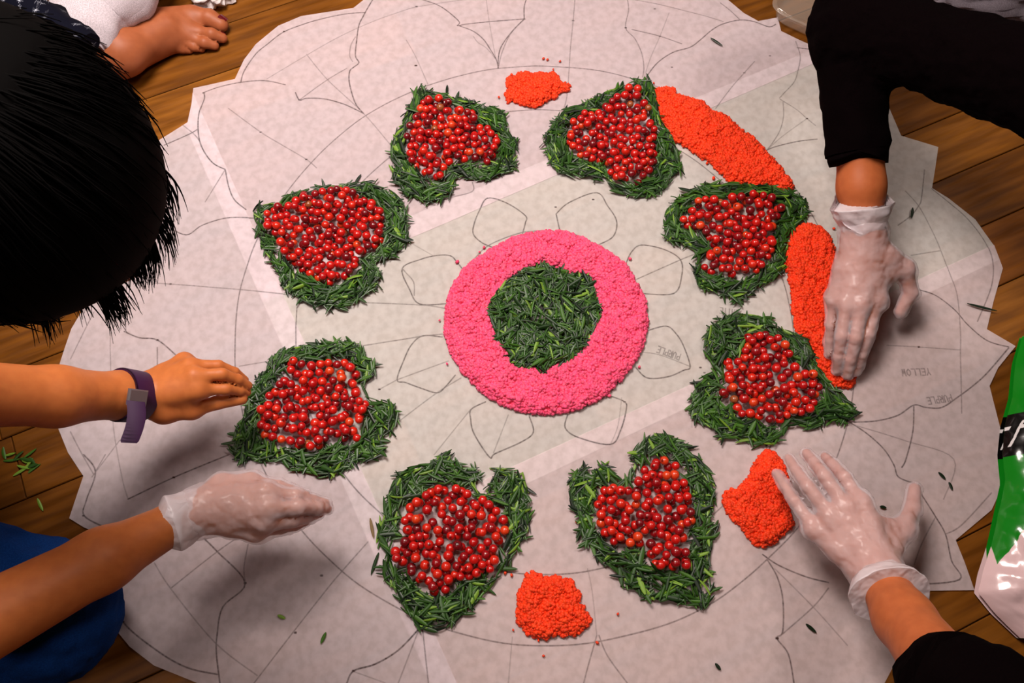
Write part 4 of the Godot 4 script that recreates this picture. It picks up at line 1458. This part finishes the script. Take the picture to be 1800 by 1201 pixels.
func loose_bits() -> void:
	var spots := [[1258, 78, 40, 1.0, 3, "dark rosemary needle lying alone on the paper below the clear container"], [1600, 378, 105, 0.8, 3, "dark rosemary needle lying alone on the paper right of the bare forearm"], [1722, 545, 20, 1.75, 3, "long curved dark needle at the right paper edge"], [497, 1085, 20, 0.45, 4, "bright green needle scrap on the paper, nearer the gloved arm"], [570, 1122, 110, 0.6, 2, "small green needle scrap on the paper, farther from the gloved arm"],
		[655, 930, 75, 1.1, 6, "dry brown needle standing against the left side of a rosemary heart"], [660, 992, 105, 1.2, 1, "dark green needle fallen just left of a rosemary heart"], [1423, 1105, 40, 0.65, 3, "dark needle scrap on the shadowed paper left of the reaching forearm"], [1652, 838, 50, 0.5, 3, "dark needle scrap right of the thumb, upper of two"], [1667, 856, 75, 0.45, 3, "dark needle scrap right of the thumb, lower of two"], [1549, 893, 10, 0.35, 3, "tiny dark scrap on the paper between fingers and thumb"], [1260, 1172, 50, 0.4, 3, "tiny dark scrap near the bottom edge of the photo"],
		[72, 888, 55, 0.8, 4, "green needle on the bare floor above the blue knee"], [1232, 500, 75, 0.8, 5, "loose needle on the paper under a rosemary heart, beside two petals"], [786, 163, 90, 0.85, 3, "thin dark needle poking up from the top of a rosemary heart"], [630, 319, 115, 0.8, 3, "thin dark needle poking up beside the raised rim of the largest upper heart"]]
	var dry := mat(c8(120, 96, 60), 0.7)
	for q in spots:
		var o := put("loose_needle", needle_meshes[2 if q[3] > 1.5 else 0], dry if q[4] == 6 else needle_mats[q[4]])
		var p := P(q[0], q[1], 0.0)
		var on_floor: bool = q[0] < 100
		o.transform = Transform3D(Basis(Vector3.UP, -deg_to_rad(q[2])).scaled_local(Vector3(q[3], 1.2, 1.05)), Vector3(p.x, (0.0018 if on_floor else 0.0065), p.z))
		tag(o, q[5], "needle")
	for k in 14:                                           # a small scatter on the floor at the left
		var o := put("floor_needle", needle_meshes[rng.randi_range(0, 4)], needle_mats[[2, 4, 0][k % 3]])
		var p := P(rng.randf_range(0, 78), rng.randf_range(797, 832), 0.0)
		o.transform = Transform3D(Basis(Vector3.UP, rng.randfn(0.4, 0.7)).scaled_local(Vector3(rng.randf_range(0.5, 0.9), 1, 1)), Vector3(p.x, 0.0016 + 0.001 * (k % 3), p.z))
		tag(o, "green rosemary needle scattered on the wooden floor at the left edge", "needle", "needles scattered on the floor")
	var om := mat(c8(232, 66, 26), 0.6)
	var pm := mat(c8(246, 84, 120), 0.6)
	for q in [[1085, 1080, 0], [955, 1153, 0], [899, 1012, 0], [1049, 1130, 0], [888, 1008, 0], [960, 1126, 0], [902, 1108, 0], [1148, 150, 0], [1409, 919, 0], [972, 126, 0], [877, 175, 0], [955, 107, 0], [962, 109, 0], [984, 112, 0], [851, 438, 1], [843, 446, 1], [773, 566, 1], [1070, 692, 1], [1012, 919, 0]]:
		var o := put("orange_crumb" if q[2] == 0 else "pink_crumb", flake_meshes[rng.randi_range(0, 3)], om if q[2] == 0 else pm)
		var p := P(q[0], q[1], 0.0)
		o.transform = Transform3D(Basis(Vector3.UP, rng.randf() * TAU).scaled(Vector3.ONE * rng.randf_range(0.6, 1.0)), Vector3(p.x, 0.0068, p.z))
		if q[2] == 0: tag(o, "single orange grain strayed onto the white paper", "crumb", "stray orange grains")
		else: tag(o, "single pink grain strayed just outside the pink ring", "crumb", "stray pink grains")

const HEARTS := [
	["rosemary needle heart left of the small lone orange patch at the top", "rosemary heart at the top left of the pink ring",
		[735, 160, 764, 169, 787, 175, 814, 179, 841, 191, 872, 197, 886, 201, 889, 224, 895, 240, 915, 250, 906, 278, 905, 303, 875, 314, 852, 322, 826, 319, 805, 318, 795, 343, 776, 358, 751, 361, 728, 351, 711, 345, 699, 328, 691, 324, 691, 297, 687, 263, 701, 228, 713, 217, 718, 197, 728, 174],
		[743, 184, 760, 179, 778, 184, 795, 190, 810, 197, 826, 201, 839, 207, 841, 224, 852, 230, 868, 238, 877, 249, 877, 270, 872, 293, 852, 297, 833, 288, 814, 293, 787, 297, 780, 312, 780, 324, 768, 328, 753, 318, 737, 307, 722, 299, 716, 278, 713, 247, 718, 232, 728, 215, 734, 197], 0.45],
	["rosemary needle heart between the small orange patch and the long curved orange band", "rosemary heart at the top right of the pink ring",
		[1116, 144, 1137, 143, 1150, 168, 1154, 196, 1162, 220, 1176, 234, 1184, 258, 1192, 278, 1197, 309, 1182, 310, 1174, 332, 1148, 348, 1132, 346, 1108, 354, 1084, 342, 1068, 330, 1060, 314, 1052, 322, 1038, 318, 1024, 314, 1000, 312, 982, 310, 970, 298, 962, 274, 955, 244, 968, 230, 978, 214, 990, 196, 1016, 191, 1040, 180, 1068, 168, 1090, 156, 1108, 158],
		[1116, 158, 1126, 162, 1126, 186, 1140, 194, 1142, 218, 1158, 230, 1152, 242, 1148, 258, 1152, 274, 1156, 300, 1140, 316, 1120, 334, 1106, 326, 1080, 326, 1068, 314, 1060, 296, 1040, 290, 1020, 288, 1008, 280, 996, 262, 994, 234, 1006, 216, 1024, 206, 1048, 200, 1068, 190, 1084, 174, 1100, 166], 0.75],
	["rosemary needle heart wedged between the two long orange bands", "rosemary heart at the right of the pink ring",
		[1204, 340, 1234, 328, 1262, 328, 1298, 327, 1336, 329, 1362, 334, 1388, 340, 1410, 360, 1416, 390, 1396, 398, 1386, 414, 1380, 438, 1374, 480, 1360, 494, 1336, 510, 1322, 518, 1308, 528, 1294, 538, 1278, 526, 1262, 530, 1266, 516, 1250, 518, 1230, 514, 1220, 498, 1214, 476, 1220, 464, 1220, 446, 1206, 438, 1180, 432, 1170, 422, 1166, 406, 1170, 376, 1180, 362, 1194, 346],
		[1218, 358, 1242, 356, 1262, 358, 1280, 350, 1300, 354, 1322, 346, 1334, 350, 1350, 356, 1366, 364, 1372, 378, 1362, 394, 1356, 410, 1358, 434, 1354, 458, 1340, 470, 1330, 488, 1314, 492, 1294, 492, 1270, 494, 1250, 488, 1234, 488, 1230, 470, 1240, 450, 1252, 442, 1234, 426, 1220, 410, 1196, 410, 1192, 394, 1204, 380, 1214, 368], 0.6],
	["rosemary needle heart beside the fingertips pressing the orange band", "rosemary heart at the lower right of the pink ring",
		[1269, 562, 1295, 555, 1321, 559, 1349, 563, 1373, 580, 1404, 598, 1421, 611, 1432, 642, 1445, 666, 1464, 685, 1488, 707, 1505, 735, 1481, 746, 1460, 744, 1434, 754, 1408, 754, 1386, 750, 1373, 763, 1365, 780, 1339, 787, 1321, 780, 1304, 778, 1282, 774, 1261, 776, 1245, 756, 1226, 746, 1213, 731, 1209, 705, 1215, 685, 1230, 670, 1245, 661, 1248, 644, 1235, 631, 1237, 603, 1245, 577],
		[1308, 592, 1339, 591, 1360, 596, 1373, 609, 1388, 622, 1382, 637, 1399, 642, 1416, 659, 1436, 674, 1440, 696, 1427, 718, 1412, 735, 1384, 735, 1371, 748, 1352, 752, 1332, 746, 1321, 735, 1291, 739, 1287, 722, 1271, 711, 1256, 696, 1271, 679, 1267, 655, 1271, 637, 1291, 631, 1302, 611], 0.55],
	["rosemary needle heart between the two lower orange patches", "rosemary heart at the bottom right of the pink ring",
		[1136, 767, 1153, 763, 1177, 770, 1200, 776, 1217, 782, 1226, 805, 1241, 826, 1252, 843, 1254, 878, 1249, 913, 1261, 928, 1249, 954, 1246, 983, 1251, 1006, 1244, 1024, 1258, 1036, 1244, 1059, 1235, 1082, 1217, 1062, 1191, 1062, 1168, 1059, 1147, 1056, 1133, 1059, 1115, 1039, 1095, 1036, 1086, 1018, 1063, 998, 1042, 980, 1022, 963, 1016, 937, 1012, 904, 1005, 890, 997, 855, 1005, 832, 1028, 823, 1048, 826, 1063, 817, 1077, 832, 1086, 846, 1101, 837, 1112, 820, 1104, 802, 1118, 788],
		[1144, 811, 1168, 805, 1191, 820, 1194, 846, 1214, 864, 1212, 899, 1223, 922, 1206, 937, 1209, 966, 1206, 1001, 1177, 1004, 1150, 1001, 1133, 983, 1130, 966, 1104, 969, 1072, 960, 1045, 931, 1041, 893, 1057, 861, 1086, 852, 1107, 858, 1115, 843, 1127, 826], 0.35],
	["rosemary needle heart left of the orange patch at the bottom edge", "rosemary heart at the bottom left of the pink ring",
		[746, 817, 786, 801, 809, 817, 837, 825, 848, 841, 834, 854, 837, 865, 854, 862, 861, 842, 871, 825, 893, 828, 919, 839, 927, 865, 933, 905, 925, 944, 905, 972, 893, 1006, 865, 1032, 848, 1055, 828, 1077, 803, 1091, 786, 1108, 760, 1111, 735, 1105, 721, 1086, 707, 1063, 698, 1043, 675, 1021, 673, 998, 678, 978, 667, 955, 664, 939, 670, 913, 678, 879, 692, 854, 698, 837, 718, 825],
		[758, 862, 777, 856, 806, 854, 825, 865, 831, 879, 854, 876, 874, 890, 891, 902, 895, 927, 888, 955, 876, 978, 874, 1006, 848, 1012, 831, 1021, 803, 1023, 792, 1040, 772, 1052, 746, 1043, 726, 1021, 709, 995, 687, 987, 692, 964, 709, 955, 707, 927, 712, 896, 732, 882], 0.3],
	["rosemary needle heart in front of the bare hand with the wristband", "rosemary heart at the lower left of the pink ring",
		[481, 633, 511, 616, 542, 609, 572, 603, 587, 607, 619, 603, 639, 614, 648, 633, 665, 642, 663, 661, 645, 677, 650, 698, 669, 705, 691, 711, 700, 739, 689, 759, 676, 774, 674, 791, 687, 798, 650, 815, 624, 819, 602, 835, 568, 841, 542, 835, 520, 828, 498, 819, 472, 815, 444, 809, 429, 819, 418, 807, 396, 791, 414, 778, 422, 750, 433, 731, 433, 707, 448, 685, 455, 666, 470, 655],
		[511, 635, 529, 635, 546, 646, 563, 635, 585, 642, 617, 635, 626, 646, 635, 666, 637, 687, 643, 700, 652, 720, 645, 737, 637, 752, 635, 778, 617, 783, 596, 776, 574, 791, 552, 796, 531, 791, 507, 787, 485, 781, 466, 772, 451, 757, 461, 729, 472, 707, 487, 685, 496, 672, 511, 664], 0.3],
	["rosemary needle heart nearest the black-haired head", "rosemary heart at the left of the pink ring",
		[451, 371, 467, 362, 491, 363, 506, 350, 523, 341, 547, 335, 569, 332, 595, 329, 625, 328, 646, 324, 664, 332, 690, 343, 707, 358, 716, 376, 718, 404, 716, 423, 707, 439, 688, 456, 670, 460, 659, 465, 672, 486, 666, 506, 646, 523, 625, 536, 605, 548, 582, 545, 562, 542, 543, 536, 521, 525, 506, 516, 495, 503, 491, 484, 480, 467, 469, 452, 460, 430, 454, 408],
		[467, 378, 486, 374, 512, 365, 534, 345, 560, 345, 582, 339, 599, 336, 620, 341, 642, 354, 664, 363, 677, 378, 679, 397, 677, 428, 666, 445, 644, 458, 629, 460, 638, 480, 625, 493, 607, 499, 584, 510, 569, 501, 547, 493, 527, 482, 504, 467, 495, 441, 493, 421, 475, 417, 469, 397], 0.6]]

const ORANGE := [
	["small lone patch of orange grains at the top of the pattern", [891, 138, 900, 141, 911, 132, 922, 130, 936, 135, 947, 131, 961, 133, 974, 130, 979, 137, 985, 149, 995, 149, 1002, 154, 1001, 163, 988, 165, 977, 175, 961, 182, 950, 190, 941, 192, 924, 191, 911, 185, 898, 181, 893, 185, 891, 178, 886, 170, 892, 163, 891, 151]],
	["long curved band of orange grains between the two upper right hearts", [1150, 159, 1167, 157, 1182, 158, 1186, 168, 1207, 175, 1234, 182, 1247, 197, 1269, 205, 1284, 216, 1299, 230, 1320, 243, 1336, 260, 1349, 276, 1368, 295, 1383, 314, 1393, 331, 1383, 339, 1364, 337, 1349, 329, 1322, 331, 1297, 329, 1280, 323, 1265, 308, 1247, 289, 1226, 277, 1207, 262, 1184, 251, 1173, 230, 1159, 210, 1152, 187]],
	["upright band of orange grains half covered by a gloved hand", [1389, 404, 1416, 395, 1437, 400, 1453, 415, 1461, 433, 1469, 455, 1468, 480, 1466, 515, 1464, 545, 1464, 580, 1466, 600, 1470, 640, 1480, 655, 1499, 657, 1499, 676, 1491, 684, 1469, 684, 1453, 673, 1448, 657, 1432, 647, 1427, 620, 1413, 601, 1397, 583, 1392, 553, 1389, 513, 1384, 487, 1376, 471, 1381, 447, 1389, 425]],
	["diamond-shaped patch of orange grains under the spread gloved fingers", [1335, 802, 1345, 792, 1358, 795, 1367, 808, 1377, 822, 1382, 835, 1384, 863, 1384, 897, 1393, 925, 1377, 937, 1367, 950, 1357, 958, 1337, 964, 1322, 956, 1312, 943, 1305, 932, 1290, 920, 1280, 907, 1268, 887, 1272, 867, 1288, 860, 1307, 850, 1317, 835, 1322, 820]],
	["patch of orange grains between the two bottom hearts", [925, 1009, 935, 1005, 946, 1010, 960, 1016, 975, 1014, 992, 1017, 1004, 1020, 1009, 1032, 1017, 1042, 1019, 1060, 1030, 1075, 1039, 1092, 1032, 1101, 1020, 1111, 1005, 1120, 989, 1119, 980, 1112, 972, 1121, 960, 1124, 942, 1121, 926, 1115, 921, 1104, 910, 1096, 906, 1085, 910, 1071, 910, 1046, 920, 1026]]]
const RING := [934, 412, 964, 408, 991, 409, 1030, 423, 1072, 447, 1102, 471, 1120, 504, 1135, 534, 1136, 576, 1129, 612, 1111, 645, 1087, 675, 1057, 702, 1021, 720, 988, 729, 946, 730, 907, 723, 871, 708, 841, 687, 811, 654, 793, 624, 781, 582, 784, 543, 793, 510, 811, 480, 835, 459, 871, 436, 901, 420]
const CORE := [922, 471, 952, 459, 970, 466, 997, 480, 1039, 483, 1045, 510, 1060, 560, 1048, 582, 1027, 621, 1000, 642, 970, 654, 955, 668, 940, 657, 913, 654, 892, 648, 889, 627, 868, 606, 859, 576, 850, 546, 865, 522, 889, 495, 910, 477]

func _ready() -> void:
	ax_rt = Vector3(1, 0, 0)
	ax_up = Vector3(0, sin(TILT), -cos(TILT))
	var r2 := ax_rt * cos(ROLL) + ax_up * sin(ROLL)
	ax_up = -ax_rt * sin(ROLL) + ax_up * cos(ROLL)
	ax_rt = r2
	var cam := Camera3D.new()
	cam.name = "camera"
	cam.fov = rad_to_deg(2.0 * atan(600.5 / FOCAL))
	cam.near = 0.02
	cam.transform = Transform3D(Basis(ax_rt, ax_up, -ax_fw), EYE)
	add_child(cam)
	var we := WorldEnvironment.new()
	we.name = "surroundings"
	var env := Environment.new()
	env.background_mode = Environment.BG_COLOR
	env.background_color = Color(0, 0, 0)
	env.tonemap_mode = Environment.TONE_MAPPER_LINEAR
	env.tonemap_exposure = 1.0
	env.sdfgi_enabled = true
	env.ssao_enabled = true
	env.ssil_enabled = true
	we.environment = env
	add_child(we)
	rng.seed = 7
	fine.seed = 11
	fine.frequency = 0.02
	fine.fractal_octaves = 3
	room_lamp("pendant_lamp", "large square pendant lamp hanging on a cord over the upper left of the paper", Vector3(-0.47, 1.72, -0.45), 0.58, 4.1, Color(1.0, 0.945, 0.91), 2.5)
	room_lamp("ceiling_lamp", "square ceiling lamp with a glowing panel behind the right-hand person", Vector3(1.25, 2.46, -0.75), 0.4, 1.8, Color(1.0, 0.945, 0.91), 2.5)
	room_lamp("ceiling_lamp", "square ceiling lamp with a glowing panel near the south-west corner of the room", Vector3(-1.0, 2.46, 1.0), 0.4, 0.6, Color(1.0, 0.945, 0.91), 2.5)
	make_materials()
	build_room()
	build_paper()
	make_needles(); make_berry(); make_flakes()
	left_person(); foot_person(); sleeve_person(); corner_person()
	var ring := plan(RING)
	var core := plan(CORE)
	var hole: PackedVector2Array = Geometry2D.offset_polygon(core, -0.006)[0]
	grains("pink_ring", "wide ring of bright pink grains round the rosemary centre", "grains", ring, hole, c8(255, 86, 128), 0.011, 420000.0)
	needle_heap("round heap of rosemary needles in the middle of the pink ring", core, PackedVector2Array(), 0.05, 1300, 270, "rosemary_heap", 0.012)
	for q in ORANGE:
		grains("orange_patch", q[0], "grains", plan(q[1]), PackedVector2Array(), c8(246, 62, 20), 0.010, 420000.0)
	for i in 8:
		var H: Array = HEARTS[i]
		var outer := plan(H[2])
		var inner := plan(H[3])
		needle_heap(H[0], outer, inner, H[4], 760, 250)
	var count := 0
	for i in [5, 4, 6, 7, 3, 2, 1, 0]:
		var H: Array = HEARTS[i]
		count += fill_berries(plan(H[3]), "glossy red berry inside the " + H[1], "berries in the " + H[1])
	print("berries ", count)
	var rest := multi("red_berries", berry_mesh, M["berry_mix"], berry_xs, berry_cols, self)
	tag(rest, "glossy red berries filling the remaining rosemary hearts above and to the right", "berries")
	edge_things()
	loose_bits()
